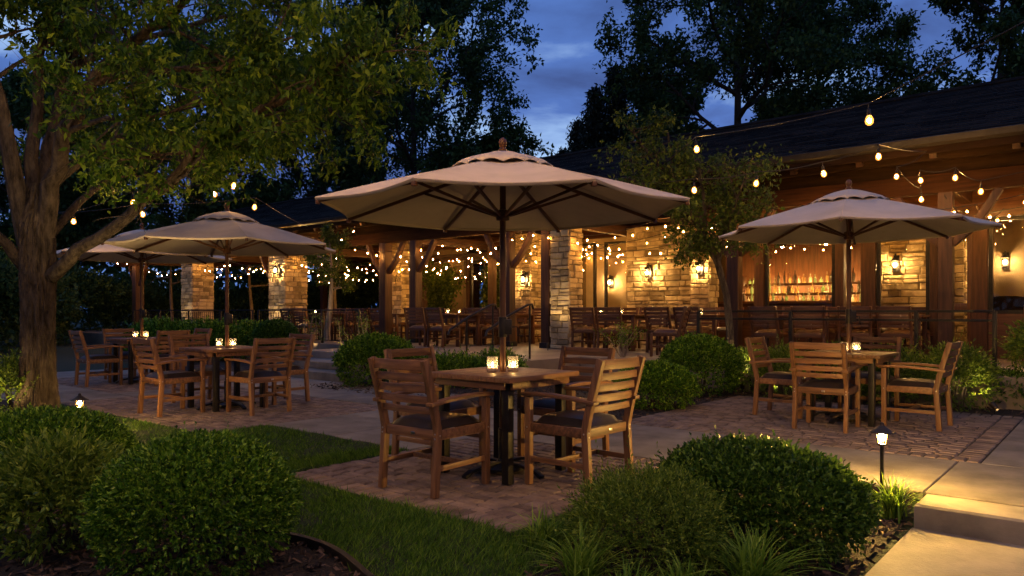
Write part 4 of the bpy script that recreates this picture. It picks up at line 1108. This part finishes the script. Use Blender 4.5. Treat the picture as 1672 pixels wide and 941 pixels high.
bush('boxwood_ball', gl(1143, 0, 10.9), 0.57, 0.55, 0.84, 3200, 0.036, 'large boxwood ball below the small tree at the terrace edge', m='box_leaf', seed=8, amp=0.05, sprig=0.07, per=8)
bush('boxwood_ball', gl(450, 0, 17.0) , 0.50, 0.48, 0.98, 2600, 0.05, 'clipped dark ball in front of the broad stone column', m='box_leaf_deep', seed=9, amp=0.04, sprig=0.09, per=7)
bush('golden_shrub', L(-0.55, 11.45, TZ), 0.52, 0.46, 0.72, 1500, 0.05, 'brightly lit spreading shrub on the terrace at the right edge', m='light_leaf', seed=10, amp=0.18, sprig=0.16, per=10, wide=0.35, loose=0.10, droop=0.2)
bush('leafy_shrub', gl(24, 0, 8.6), 0.26, 0.24, 0.62, 500, 0.05, 'lit upright leafy shrub left of the big tree trunk', m='light_leaf', seed=11, amp=0.2, sprig=0.14, per=9, wide=0.4, loose=0.12)
bush('leafy_shrub', gl(1232, 0, 11.2), 0.30, 0.28, 0.58, 500, 0.055, 'small bright leafy shrub between the boxwood ball and the right table', m='light_leaf', seed=12, amp=0.2, sprig=0.16, per=9, wide=0.35, loose=0.12)
for k, (px, Y, rx, h, nm) in enumerate(((270, 17.8, 0.9, 0.85, 'low hedge shrub behind the farthest left table, at its left'), (335, 18.3, 1.0, 0.90, 'low hedge shrub behind the left umbrella pole'), (395, 18.8, 0.9, 0.85, 'low hedge shrub left of the clipped dark ball'))):
    bush('hedge_shrub', gl(px, 0, Y), rx, 0.55, h, 1500, 0.07, nm, m='box_leaf', seed=20 + k, amp=0.16, sprig=0.16, per=8, loose=0.05, group='low hedge shrubs before the left pavilion')
for k, (s, t, r, h, nm) in enumerate(((-3.75, 10.65, 0.34, 0.62, 'bright low shrub behind the right table, leftmost of its row'), (-3.05, 10.66, 0.36, 0.66, 'bright low shrub behind the right table, second of its row'), (-2.35, 10.64, 0.34, 0.66, 'bright low shrub behind the right table, third of its row'), (-1.62, 10.66, 0.36, 0.72, 'bright low shrub behind the right table, rightmost of its row'))):
    bush('low_shrub', L(s, t, -0.012), r, 0.28, h, 750, 0.05, nm, m='light_leaf', seed=30 + k, amp=0.2, sprig=0.15, per=9, wide=0.35, loose=0.10, group='low shrubs behind the right table')
for k, (s, t, r, h, nm) in enumerate(((-0.2, 10.75, 0.34, 0.34, 'dark low ground cover clump under the right terrace edge, nearer the table'), (-1.05, 10.8, 0.34, 0.34, 'dark low ground cover clump behind the chair of the right table'))):
    pass
for k, (px, Y, rx, h, nm) in enumerate(((1615, 9.75, 0.42, 0.30, 'dark low clump under the terrace edge on the right'), (1668, 9.35, 0.40, 0.32, 'dark low clump under the terrace edge at the right border'))):
    bush('low_shrub', gl(px, 0, Y, 0.03), rx, 0.3, h, 700, 0.05, nm, m='box_leaf_deep', seed=40 + k, amp=0.2, sprig=0.14, per=9, wide=0.35, loose=0.10, group='dark low clumps under the terrace edge')
for k, (px, Y, rx, h, nm) in enumerate(((700, 12.4, 0.35, 0.40, 'small leafy ground shrub right of the rounded mound'), (752, 12.0, 0.42, 0.42, 'small leafy ground shrub behind the nearest candles, left'), (815, 11.8, 0.32, 0.50, 'small leafy ground shrub behind the nearest umbrella pole'))):
    bush('low_shrub', gl(px, 0, Y), rx, 0.3, h, 650, 0.05, nm, m='box_leaf', seed=50 + k, amp=0.2, sprig=0.14, per=9, wide=0.38, loose=0.10, group='small ground shrubs before the terrace')
# strap-leaved clumps
def strap_clump(loc, n, h, label, seed, m='strap_leaf', width=0.011):
    rng = np.random.default_rng(seed); e = empty('grass_clump', loc, 0, label, 'ornamental grass', 'strap leaved clumps in the right bed')
    segs = 6; az = rng.uniform(0, 2 * PI, n); out = rng.uniform(.12, 1.0, n); H = h * rng.uniform(.6, 1.1, n)
    dirv = np.stack([np.cos(az), np.sin(az)], 1); sd = np.stack([-np.sin(az), np.cos(az)], 1)
    V = np.zeros((n, segs + 1, 2, 3)); b0 = rng.normal(0, 0.03, (n, 2))
    for j in range(segs + 1):
        u = j / segs; r = out * H * (0.25 * u + 0.85 * u ** 2.2); z = H * (u * 1.15 - out * 0.55 * u ** 2.6)
        wj = width * (1 - u ** 2.2) * 0.5 + 0.0006
        for q, sgn in enumerate((-1, 1)):
            V[:, j, q, :2] = b0 + dirv * r[:, None] + sd * wj * sgn; V[:, j, q, 2] = np.maximum(z, -0.01)
    F = []
    for i in range(n):
        o = i * (segs + 1) * 2
        for j in range(segs): a = o + j * 2; F.append((a, a + 1, a + 3, a + 2))
    np_obj('foliage', V.reshape(-1, 3), F, m, e, smooth=True)
    return e
for k, (px, Y, h, nn, nm) in enumerate(((950, 3.45, 0.33, 170, 'strap leaved clump at the lawn edge, leftmost of its row'), (1030, 3.25, 0.26, 110, 'small strap leaved clump, second in the front row'), (1115, 3.3, 0.28, 140, 'small strap leaved clump, third in the front row'), (1228, 3.42, 0.38, 230, 'tall strap leaved clump in front of the wide dark mound'), (1456, 4.85, 0.30, 120, 'strap leaved clump lit from above at the foot of the path light'), (888, 3.9, 0.22, 110, 'strap leaved clump at the corner of the brick paving'))):
    strap_clump(gl(px, 0, Y, -0.005), nn, h, nm, 60 + k)
# thin branching shrubs lit from below
def twig_shrub(loc, h, label, seed, m='light_leaf'):
    rr = random.Random(seed); rng = np.random.default_rng(seed); e = empty('branching_shrub', loc, 0, label, 'shrub'); b = MB(); tips = []
    for k in range(8):
        a = rr.uniform(0, 2 * PI); p = Vector((0.03 * math.cos(a), 0.03 * math.sin(a), -0.01)); pts = [p]; d = Vector((0.35 * math.cos(a), 0.35 * math.sin(a), 1))
        for i in range(6):
            d = (d + Vector((rr.gauss(0, .3), rr.gauss(0, .3), rr.gauss(.05, .15)))).normalized(); p = p + d * h / 6; pts.append(p)
            if i > 1: tips.append(p)
        b.tube(pts, [0.016 * (1 - .12 * i) for i in range(7)], 5)
    b.build('stem', 'bark_pale', e, smooth=True)
    P = np.repeat(np.array([tuple(t) for t in tips]), 16, 0) + rng.normal(0, .05, (len(tips) * 16, 3)); V, F = leaf_quads(P, rng.normal(size=P.shape) + np.array([0, 0, .3]), rng.uniform(.03, .07, len(P)), rng.uniform(.015, .03, len(P)), rng)
    np_obj('foliage', V, F, m, e); return e
twig_shrub(L(-14.1, 11.0, -0.01), 1.15, 'thin branching shrub lit by a spotlight above the steps', 70)
twig_shrub(L(-15.2, 10.6, -0.01), 1.2, 'thin branching shrub left of the spotlit one by the steps', 71)
twig_shrub(L(-6.9, 11.35, TZ), 0.62, 'small pale branching shrub on the terrace edge behind the boxwood ball', 72)

# ------------------------------------------------------------------ trees
def grow(rng, b, p, d, ln, r, lev, maxlev, twigs, kids, up=0.05, wig=0.18, tube_to=3, spread=(35, 65)):
    seg = max(3, int(5 - lev * 0.5)); pts = [p.copy()]; d = d.normalized(); dirs = []
    for i in range(seg):
        d = (d + Vector((rng.gauss(0, wig), rng.gauss(0, wig), rng.gauss(up, wig * .7)))).normalized(); p = p + d * (ln / seg); pts.append(p.copy()); dirs.append(d.copy())
    if lev <= tube_to: b.tube(pts, [r * (1 - 0.72 * i / seg) for i in range(seg + 1)], 7 if lev < 2 else 4, cap=False)
    if lev >= maxlev: twigs.append(pts); return
    if lev == maxlev - 1: twigs.append(pts[len(pts) // 2:])
    for k in range(kids[lev]):
        f = 0.22 + 0.78 * (k + rng.random()) / kids[lev]; i = min(seg - 1, int(f * seg)); q = pts[i].lerp(pts[i + 1], f * seg - i)
        a = R(rng.uniform(*spread)); axis = dirs[i].cross(Vector((rng.gauss(0, 1), rng.gauss(0, 1), rng.gauss(0, 1)))).normalized()
        nd = Matrix.Rotation(a, 3, axis) @ dirs[i]
        grow(rng, b, q, nd, ln * rng.uniform(.42, .66) * (1.15 - .45 * f), r * 0.5 * (1.1 - .5 * f), lev + 1, maxlev, twigs, kids, up, wig, tube_to, spread)
def leaves_on(twigs, per, leaf, rng, spreadr, droop=0.3, wide=0.5):
    P = []
    for pts in twigs:
        A = np.array([tuple(q) for q in pts]); f = rng.random(per) * (len(A) - 1.001); i = f.astype(int); u = (f - i)[:, None]
        P.append(A[i] * (1 - u) + A[i + 1] * u)
    P = np.concatenate(P); P = P + rng.normal(0, spreadr, P.shape)
    D = rng.normal(size=P.shape) + np.array([0, 0, -droop]); l = leaf * rng.uniform(.65, 1.3, len(P))
    return leaf_quads(P, D, l, l * wide, rng)
def big_tree(name, loc, H, RW, seed, label, m='leaf_dark', bark='bark_dark', leaf=0.2, per=60, limbs=17, kids=(6, 5), low=0.22, trunk_r=0.26, lean=(0, 0), group=None, top=0.92, cat='tree', spr=0.75):
    rr = random.Random(seed); rng = np.random.default_rng(seed); e = empty(name, loc, 0, label, cat, group); b = MB(); twigs = []
    tp = []
    for i in range(9):
        u = i / 8; tp.append(Vector((lean[0] * u + 0.15 * math.sin(3 * u + seed), lean[1] * u + 0.15 * math.cos(4 * u + seed), -0.1 + u * H * top)))
    tp[0].x = tp[0].y = 0
    b.tube(tp, [trunk_r * (1.25 if i == 0 else 1) * (1 - .88 * (i / 8)) for i in range(9)], 10)
    for k in range(limbs):
        f = low + (1 - low) * (k + rr.random() * .8) / limbs; i = min(7, int(f * 8)); p = tp[i].lerp(tp[i + 1], f * 8 - i)
        x = (f - low) / (1 - low); prof = (0.62 + 0.9 * x) if x < .42 else max(.22, 1.0 - ((x - .42) / .60) ** 1.7 * .8)
        a = k * 2.4 + rr.uniform(-.5, .5); el = R(6 + 46 * x + rr.uniform(-10, 10))
        grow(rr, b, p, Vector((math.cos(a) * math.cos(el), math.sin(a) * math.cos(el), math.sin(el))), RW * min(1, prof) * rr.uniform(.8, 1.15), trunk_r * .42 * (1.1 - .7 * x), 0, 2, twigs, kids, 0.06, .16, 1)
    b.build('trunk', bark, e, smooth=True)
    V, F = leaves_on(twigs, per, leaf, rng, leaf * spr)
    np_obj('crown', V, F, m, e)
    return e
def G(px, Y): return Vector(((px - 836) / 1200 * Y, Y, -0.05))
big_tree('broadleaf_tree', G(672, 36.5), 19.5, 6.4, 101, 'tall dark tree with jagged right side against the sky behind the largest umbrella', leaf=0.24, per=84, limbs=24, kids=(7, 5))
big_tree('broadleaf_tree', G(330, 41), 15.5, 6.5, 102, 'dark rounded tree behind the left pavilion roof', leaf=0.27, per=95, limbs=18)
big_tree('broadleaf_tree', G(530, 44), 15.0, 6.5, 103, 'dark tree filling the gap between two taller ones left of the sky', leaf=0.27, per=95, limbs=18)
big_tree('broadleaf_tree', G(1212, 27.5), 17.0, 5.5, 104, 'large dark tree rising behind the roof right of the open sky', leaf=0.19, per=84, limbs=24, kids=(7, 5), low=0.34)
big_tree('broadleaf_tree', G(1335, 31), 16.0, 3.9, 105, 'sparser dark tree with sky between its branches over the roof', leaf=0.20, per=44, limbs=16)
big_tree('broadleaf_tree', G(1625, 25), 14.5, 4.4, 106, 'dark tree hanging over the roof ridge in the upper right corner', leaf=0.18, per=100, limbs=18)
big_tree('broadleaf_tree', G(60, 40), 13.0, 6.0, 107, 'dark tree seen far behind the big trunk on the left', leaf=0.27, per=90, limbs=16)
big_tree('broadleaf_tree', G(1075, 36), 12.5, 4.5, 108, 'dark rounded tree low over the roof behind the small tree', leaf=0.24, per=95, limbs=15)
def conifer(loc, H, RW, seed, label):
    rr = random.Random(seed); rng = np.random.default_rng(seed); e = empty('conifer', loc, 0, label, 'tree', 'conifers on the skyline'); b = MB()
    b.tube([(0, 0, -.1), (0, 0, H)], [0.22, 0.02], 8); tw = []
    n = int(H * 11)
    for k in range(n):
        u = k / n; z = H * (0.08 + 0.91 * u); a = k * 2.4; ln = RW * (1 - u) ** 0.85 * rr.uniform(.7, 1.1) + .12
        p0 = Vector((0, 0, z)); p1 = p0 + Vector((math.cos(a), math.sin(a), 0.10)) * ln * .6; p2 = p1 + Vector((math.cos(a), math.sin(a), -0.25)) * ln * .4
        b.tube([p0, p1, p2], [0.03, 0.02, 0.008], 4, cap=False); tw.append([p0, p1, p2])
    b.build('trunk', 'bark_dark', e)
    V, F = leaves_on(tw, 130, 0.19, rng, 0.10, 0.9, 0.35); np_obj('crown', V, F, 'needle', e)
conifer(G(972, 29.2), 10.2, 2.0, 201, 'tallest pointed conifer right of the open sky'); conifer(G(944, 30), 9.1, 1.8, 202, 'second pointed conifer, left of the tallest'); conifer(G(922, 31), 8.1, 1.7, 203, 'lowest pointed conifer at the left of the group'); conifer(G(1004, 29), 11.0, 2.0, 204, 'pointed conifer merging with the large dark tree')

# small tree at the terrace edge
def small_tree():
    rr = random.Random(5); rng = np.random.default_rng(5); base = at(1190, 600, 11.5); base.z = -0.02
    e = empty('small_tree', base, 0, 'small leafy tree with leaning forked trunk at the terrace edge left of the right umbrella', 'tree'); b = MB(); tw = []
    W = lambda px, py, Y: at(px, py, Y) - base
    tr = [Vector((0, 0, -.05)), W(1192, 540, 11.5), W(1186, 480, 11.5), W(1172, 430, 11.5), W(1152, 390, 11.4)]
    b.tube(tr, [0.075, 0.062, 0.056, 0.052, 0.042], 10)
    for pts, r in (([tr[3], W(1180, 390, 11.6), W(1190, 340, 11.7), W(1180, 290, 11.8)], .042), ([tr[4], W(1120, 340, 11.3), W(1100, 280, 11.3), W(1090, 215, 11.3)], .04), ([tr[4], W(1150, 330, 11.4), W(1140, 260, 11.5)], .035), ([W(1130, 355, 11.3), W(1070, 320, 11.1), W(1020, 290, 11.0)], .025), ([W(1172, 430, 11.5), W(1185, 385, 11.3), W(1205, 320, 11.0), W(1225, 270, 10.9)], .028), ([W(1105, 300, 11.3), W(1050, 240, 11.2), W(1030, 205, 11.2)], .022)):
        b.tube(pts, [r * (1 - .2 * i) for i in range(len(pts))], 7)
        for i in range(len(pts) - 1):
            for k in range(5):
                q = pts[i].lerp(pts[i + 1], rr.random()); d = Vector((rr.gauss(0, 1), rr.gauss(0, 1), rr.gauss(.15, .6))).normalized()
                grow(rr, b, q, d, rr.uniform(.38, .72), .012, 1, 2, tw, (4, 4, 4), .02, .2, 2)
    b.build('trunk', 'bark', e, smooth=True)
    V, F = leaves_on(tw, 21, 0.078, rng, 0.065, 0.4, 0.5); np_obj('crown', V, F, 'leaf_mid', e)
small_tree()
def garden_tree(loc, H, seed, label, RW=1.2, per=30):
    big_tree('garden_tree', loc, H, RW, seed, label, 'leaf_mid', 'bark_pale', 0.09, per, 8, (4, 4), 0.5, 0.10, group='slender trees around the left pavilion', top=0.85)
garden_tree(L(-16.4, 11.9, TZ), 3.4, 301, 'slender pale trunked tree standing left of the paired posts', 0.7, 16)
garden_tree(Vector((-7.6, 31, -.05)), 5.6, 302, 'slender tree with pale trunk seen through the open bay, right one', 1.5)
garden_tree(Vector((-11.4, 32, -.05)), 5.8, 303, 'slender tree with pale trunk seen right of the left umbrella pole', 1.6)
garden_tree(Vector((-15.2, 33, -.05)), 6.0, 304, 'slender tree with pale trunk behind the farthest stone column', 1.8)
for k, (px, Y, rx, h) in enumerate(((15, 27, 2.2, 2.6), (95, 31, 2.4, 3.0), (180, 36, 2.6, 2.6), (255, 38, 2.6, 2.4), (350, 40, 2.6, 2.2), (430, 41, 2.6, 2.4), (520, 42, 2.4, 2.2), (-40, 22, 1.8, 2.6))):
    bush('evergreen_shrub', G(px, Y), rx, rx * .8, h, 1300, 0.17, ('large dark evergreen shrub at the far left edge', 'large dark evergreen shrub just right of the big trunk', 'dark evergreen shrub behind the farthest umbrella pole', 'dark evergreen shrub left of the farthest stone column', 'dark evergreen shrub right of the farthest stone column', 'dark evergreen shrub behind the broad stone column', 'dark evergreen shrub seen through the open bay', 'nearest dark evergreen shrub at the left edge')[k], m='leaf_dark', seed=80 + k, amp=0.2, sprig=0.4, per=9, loose=0.05, group='dark evergreen shrubs far on the left', stems=False)
for k, (s_, t_, rx, h) in enumerate(((-18.6, 22.0, 0.7, 1.7), (-17.5, 22.8, 0.8, 2.2), (-16.5, 21.8, 0.7, 1.5))):
    bush('garden_shrub', L(s_, t_, -.03 + TZ), rx, 0.6, h, 900, 0.09, ('garden shrub seen through the opening behind the terrace, left one', 'garden shrub seen through the opening behind the terrace, tallest', 'garden shrub seen through the opening behind the terrace, right one')[k], m='leaf_mid', seed=140 + k, amp=0.25, sprig=0.2, per=8, loose=0.08, group='garden shrubs behind the terrace opening')
for k, (px, Y, h) in enumerate(((612, 38, 4.4), (655, 39, 4.8), (570, 41, 3.6))):
    bush('evergreen_shrub', G(px, Y), 2.0, 1.6, h, 1300, 0.17, ('tall dark evergreen seen between the paired posts and the slender trunk', 'tall dark evergreen seen just right of the paired posts', 'dark evergreen seen left of the slender trunk')[k], m='leaf_dark', seed=160 + k, amp=0.2, sprig=0.4, per=9, loose=0.05, group='dark evergreen shrubs beyond the open bay', stems=False)
# far wood along the horizon
rng = np.random.default_rng(99); n = 70000
A = rng.uniform(0, 2 * PI, n); top = 8.0 + 2.2 * np.sin(A * 13) + 1.6 * np.sin(A * 33 + 1) + 0.9 * np.sin(A * 81) + 3.0 * (np.sin(A) < -0.1)
Zt = top * rng.random(n) ** 0.75; rr_ = 62 + rng.uniform(-4, 4, n); P = np.stack([np.cos(A) * rr_, np.sin(A) * rr_, Zt], 1)
l = rng.uniform(.5, 1.0, n); V, F = leaf_quads(P, rng.normal(size=P.shape), l, l * .6, rng)
tag(np_obj('far_woods', V, F, 'leaf_dark'), 'far dark belt of woodland along the horizon', 'woods', kind='stuff')

# the big tree on the left
from mathutils import noise as mnoise
def bark_tube(b, pts, rads, n=150, step=0.018, amp=0.036):
    fine, fr_ = [], []
    for (p, q, ra, rb2) in zip(pts[:-1], pts[1:], rads[:-1], rads[1:]):
        k = max(1, int((q - p).length / step))
        for i in range(k): fine.append(p.lerp(q, i / k)); fr_.append(ra + (rb2 - ra) * i / k)
    fine.append(pts[-1]); fr_.append(rads[-1]); vs = []; fs = []
    for p, r in zip(fine, fr_):
        for k in range(n):
            a = 2 * PI * k / n; x, y = math.cos(a), math.sin(a)
            tw_ = 0.25 * mnoise.noise(Vector((x, y, p.z * .8)))
            v1 = mnoise.noise(Vector((x * 8.5 + tw_ * 2, y * 8.5, p.z * 3.0))); v2 = mnoise.noise(Vector((x * 15 + 7, y * 15, p.z * 9.0 + 3)))
            ridge = (1 - 2 * abs(v1)) * 0.7 + 0.3 * (1 - 2 * abs(v2)); root = 0.06 * max(0, 1 - (p.z + .08) / .5) * math.sin(5 * a + 1)
            vs.append(p + Vector((x, y, 0)) * (r - amp + amp * ridge + root))
    for i in range(len(fine) - 1):
        for k in range(n): fs.append((n * i + k, n * i + (k + 1) % n, n * i + n + (k + 1) % n, n * i + n + k))
    b.add(vs, fs)
def near_tree():
    rr = random.Random(8); rng = np.random.default_rng(8); base = at(62, 672, 8.6); base.z = -0.03
    e = empty('shade_tree', base, 0, 'big tree with thick furrowed trunk and spreading low limb on the left', 'tree'); b = MB(); tw = []
    W = lambda px, py, Y: at(px, py, Y) - base
    tr = [Vector((0, 0, -.08)), Vector((0, 0, 0.12)), W(62, 600, 8.6), W(62, 520, 8.6), W(62, 440, 8.6), W(60, 370, 8.6), W(66, 300, 8.6)]
    bark_tube(b, tr, [0.27, 0.225, 0.192, 0.184, 0.198, 0.190, 0.10])
    limbs = [
        ([W(85, 450, 8.55), W(130, 408, 8.4), W(215, 350, 8.1), W(300, 275, 7.8), W(350, 215, 7.6), W(420, 180, 7.4), W(520, 130, 7.2), W(600, 85, 7.0)], 0.085),
        ([W(72, 385, 8.6), W(85, 300, 8.5), W(108, 215, 8.3), W(150, 130, 8.1), W(215, 65, 7.8), W(300, 0, 7.4), W(380, -70, 7.0)], 0.115),
        ([W(48, 400, 8.6), W(22, 290, 8.5), W(-2, 160, 8.4), W(-20, 40, 8.3), W(-40, -80, 8.2)], 0.125),
        ([W(58, 370, 8.6), W(52, 260, 8.7), W(60, 140, 8.8), W(78, 20, 8.9), W(95, -90, 9.0)], 0.10),
        ([W(66, 380, 8.65), W(76, 280, 8.8), W(92, 170, 9.0), W(112, 60, 9.2), W(150, -60, 9.5)], 0.10),
        ([W(45, 440, 8.6), W(10, 400, 8.4), W(-60, 350, 8.1), W(-160, 270, 7.6)], 0.085),
        ([W(75, 390, 8.6), W(130, 330, 9.0), W(200, 275, 9.6), W(300, 230, 10.2), W(400, 190, 10.6)], 0.06),
        ([W(85, 300, 8.6), W(150, 250, 8.7), W(240, 200, 8.9), W(330, 150, 9.2), W(430, 90, 9.5)], 0.055),
        ([W(108, 215, 8.3), W(180, 190, 7.9), W(260, 190, 7.6), W(340, 150, 7.3)], 0.035),
        ([W(150, 135, 8.1), W(250, 110, 7.9), W(360, 110, 7.7), W(480, 60, 7.5)], 0.05),
        ([W(100, 120, 9.2), W(220, 60, 9.4), W(350, 30, 9.6), W(470, 10, 9.8)], 0.06),
    ]
    for pts, r in limbs:
        n = len(pts); fine = []
        for i in range(n - 1):
            for u in (0, .33, .66): fine.append(pts[i].lerp(pts[i + 1], u) + Vector((rr.gauss(0, .02), rr.gauss(0, .02), rr.gauss(0, .02))) * (i > 0))
        fine.append(pts[-1]); m_ = len(fine)
        b.tube(fine, [r * (1 - .75 * (i / (m_ - 1)) ** .8) for i in range(m_)], 10)
        total = sum((pts[i + 1] - pts[i]).length for i in range(n - 1))
        for k in range(int(total * 4.6)):
            f = 0.36 + .64 * rr.random(); i = min(m_ - 2, int(f * (m_ - 1))); q = fine[i].lerp(fine[i + 1], f * (m_ - 1) - i); d = (fine[i + 1] - fine[i]).normalized()
            nd = (d * .7 + Vector((rr.gauss(0, .8), rr.gauss(0, .8), rr.gauss(.02, .5)))).normalized()
            pj = q + base; ppx = 836 + pj.x / pj.y * 1200; ppy = 508 - (pj.z - 1.22) / pj.y * 1200
            if nd.y < 0.2 and ppx < 190 and ppy > 70: continue
            grow(rr, b, q, nd, rr.uniform(.7, 1.5) * (1.1 - .4 * f), r * .22 * (1.1 - .6 * f) + .006, 1, 3, tw, (5, 5, 4, 3), -.02, .16, 2)
    b.build('trunk', 'bark', e, smooth=True)
    def front(q):  # the trunk itself is kept clear of shoots
        p = q + base; px = 836 + p.x / p.y * 1200; py = 508 - (p.z - 1.22) / p.y * 1200
        return (p.y < 6.4 and px < 400) or (p.y < 8.7 and -40 < px < 120 and py > 215) or (px > 140 and py > 318)
    tw = [t_ for t_ in tw if not front(t_[len(t_) // 2])]
    V, F = leaves_on(tw, max(6, int(50000 / len(tw))), 0.088, rng, 0.045, 0.9, 0.38); np_obj('crown', V, F, 'leaf_near', e)
near_tree()

# climber on the plaster wall at the back of the terrace
def climber(s0, s1, t, label, seed, n=9):
    rr = random.Random(seed); rng = np.random.default_rng(seed); e = empty('climbing_vine', L((s0 + s1) / 2, t, TZ), ROT, label, 'climbing plant', 'vines at the back of the terrace'); b = MB(); tw = []
    for k in range(n + 3):
        p = Vector((rr.uniform(-.3, .3) * (s1 - s0) * .5, 0, 0)); pts = [p]; x1 = rr.uniform(-.5, .5) * (s1 - s0); h_ = rr.uniform(1.5, 2.7)
        for i in range(8): pts.append(Vector((p.x + (x1 - p.x) * ((i + 1) / 8) ** 1.6 + rr.gauss(0, .06), -rr.uniform(.0, .12), h_ * (i + 1) / 8)))
        b.tube(pts, [.016 - .0015 * i for i in range(9)], 5); tw.append(pts[3:]); tw.append(pts[5:])
        for q in pts[4:]:
            if rr.random() < .6: tw.append([q, q + Vector((rr.gauss(0, .15), -.1, -.15)), q + Vector((rr.gauss(0, .2), -.12, -rr.uniform(.3, .8)))])
    b.build('stem', 'bark_dark', e, smooth=True)
    V, F = leaves_on(tw, 36, 0.11, rng, 0.07, 0.9, 0.7); np_obj('foliage', V, F, 'leaf_mid', e)
climber(-22.0, -19.3, 19.84, 'vine spread over the plaster wall at the back of the open bay', 401)
climber(-19.4, -17.3, 18.2, 'vine hanging from the header between the inner posts, left one', 402, 9)
climber(-16.4, -15.2, 18.15, 'vine hanging from the header between the inner posts, right one', 403, 7)
# garden spotlights
spotlight(L(-14.35, 10.55, -0.01), L(-14.0, 11.2, 0.9), 'small garden spotlight aimed at the thin shrub above the steps', SPOT_W)
spotlight(L(-15.9, 10.9, -0.01), L(-16.4, 11.9, 3.0), 'small garden spotlight aimed at the slender pale trunk', SPOT_W * 2)
spotlight(gl(14, 0, 8.1), gl(24, 0, 8.6) + Vector((0, 0, 0.5)), 'small garden spotlight left of the big trunk', SPOT_W * .3)
spotlight(L(-17.6, 9.3, -0.01), L(-17.2, 10.6, 0.8), 'small garden spotlight in the low hedge behind the left table', SPOT_W)
spotlight(L(-0.9, 11.12, TZ), L(-0.5, 11.5, TZ + .5), 'small garden spotlight under the spreading shrub at the right edge', SPOT_W * 1.3)
spotlight(L(-3.9, 10.38, -0.01), L(-3.2, 10.7, 0.5), 'small garden spotlight behind the right table aimed at the low shrubs', SPOT_W * .8)
spotlight(L(-1.2, 10.36, -0.01), L(-1.7, 10.7, 0.5), 'small garden spotlight at the end of the low shrubs, nearer the right edge', SPOT_W * .6)
spotlight(L(-4.45, 10.75, -0.01), L(-4.9, 11.0, 3.0), 'small garden spotlight at the foot of the small leaning tree', SPOT_W * 2.6)
spotlight(L(-20.2, 12.2, TZ), L(-20.15, 12.9, 2.2), 'small uplight at the foot of the broad stone column', SPOT_W * 1.2)
spotlight(L(-9.3, 12.3, TZ), L(-9.46, 12.9, 2.2), 'small uplight at the foot of the slim stone column', SPOT_W * 1.6)
spotlight(gl(150, 0, 7.0), at(215, 240, 8.2), 'small added garden spotlight hidden on the lawn, aimed up into the big tree', SPOT_W * 4.5)  # unseen lamp added so the leaves are lit from beneath
spotlight(L(-25.8, 12.2, TZ), L(-25.9, 12.9, 2.2), 'small uplight at the foot of the farthest stone column', SPOT_W)
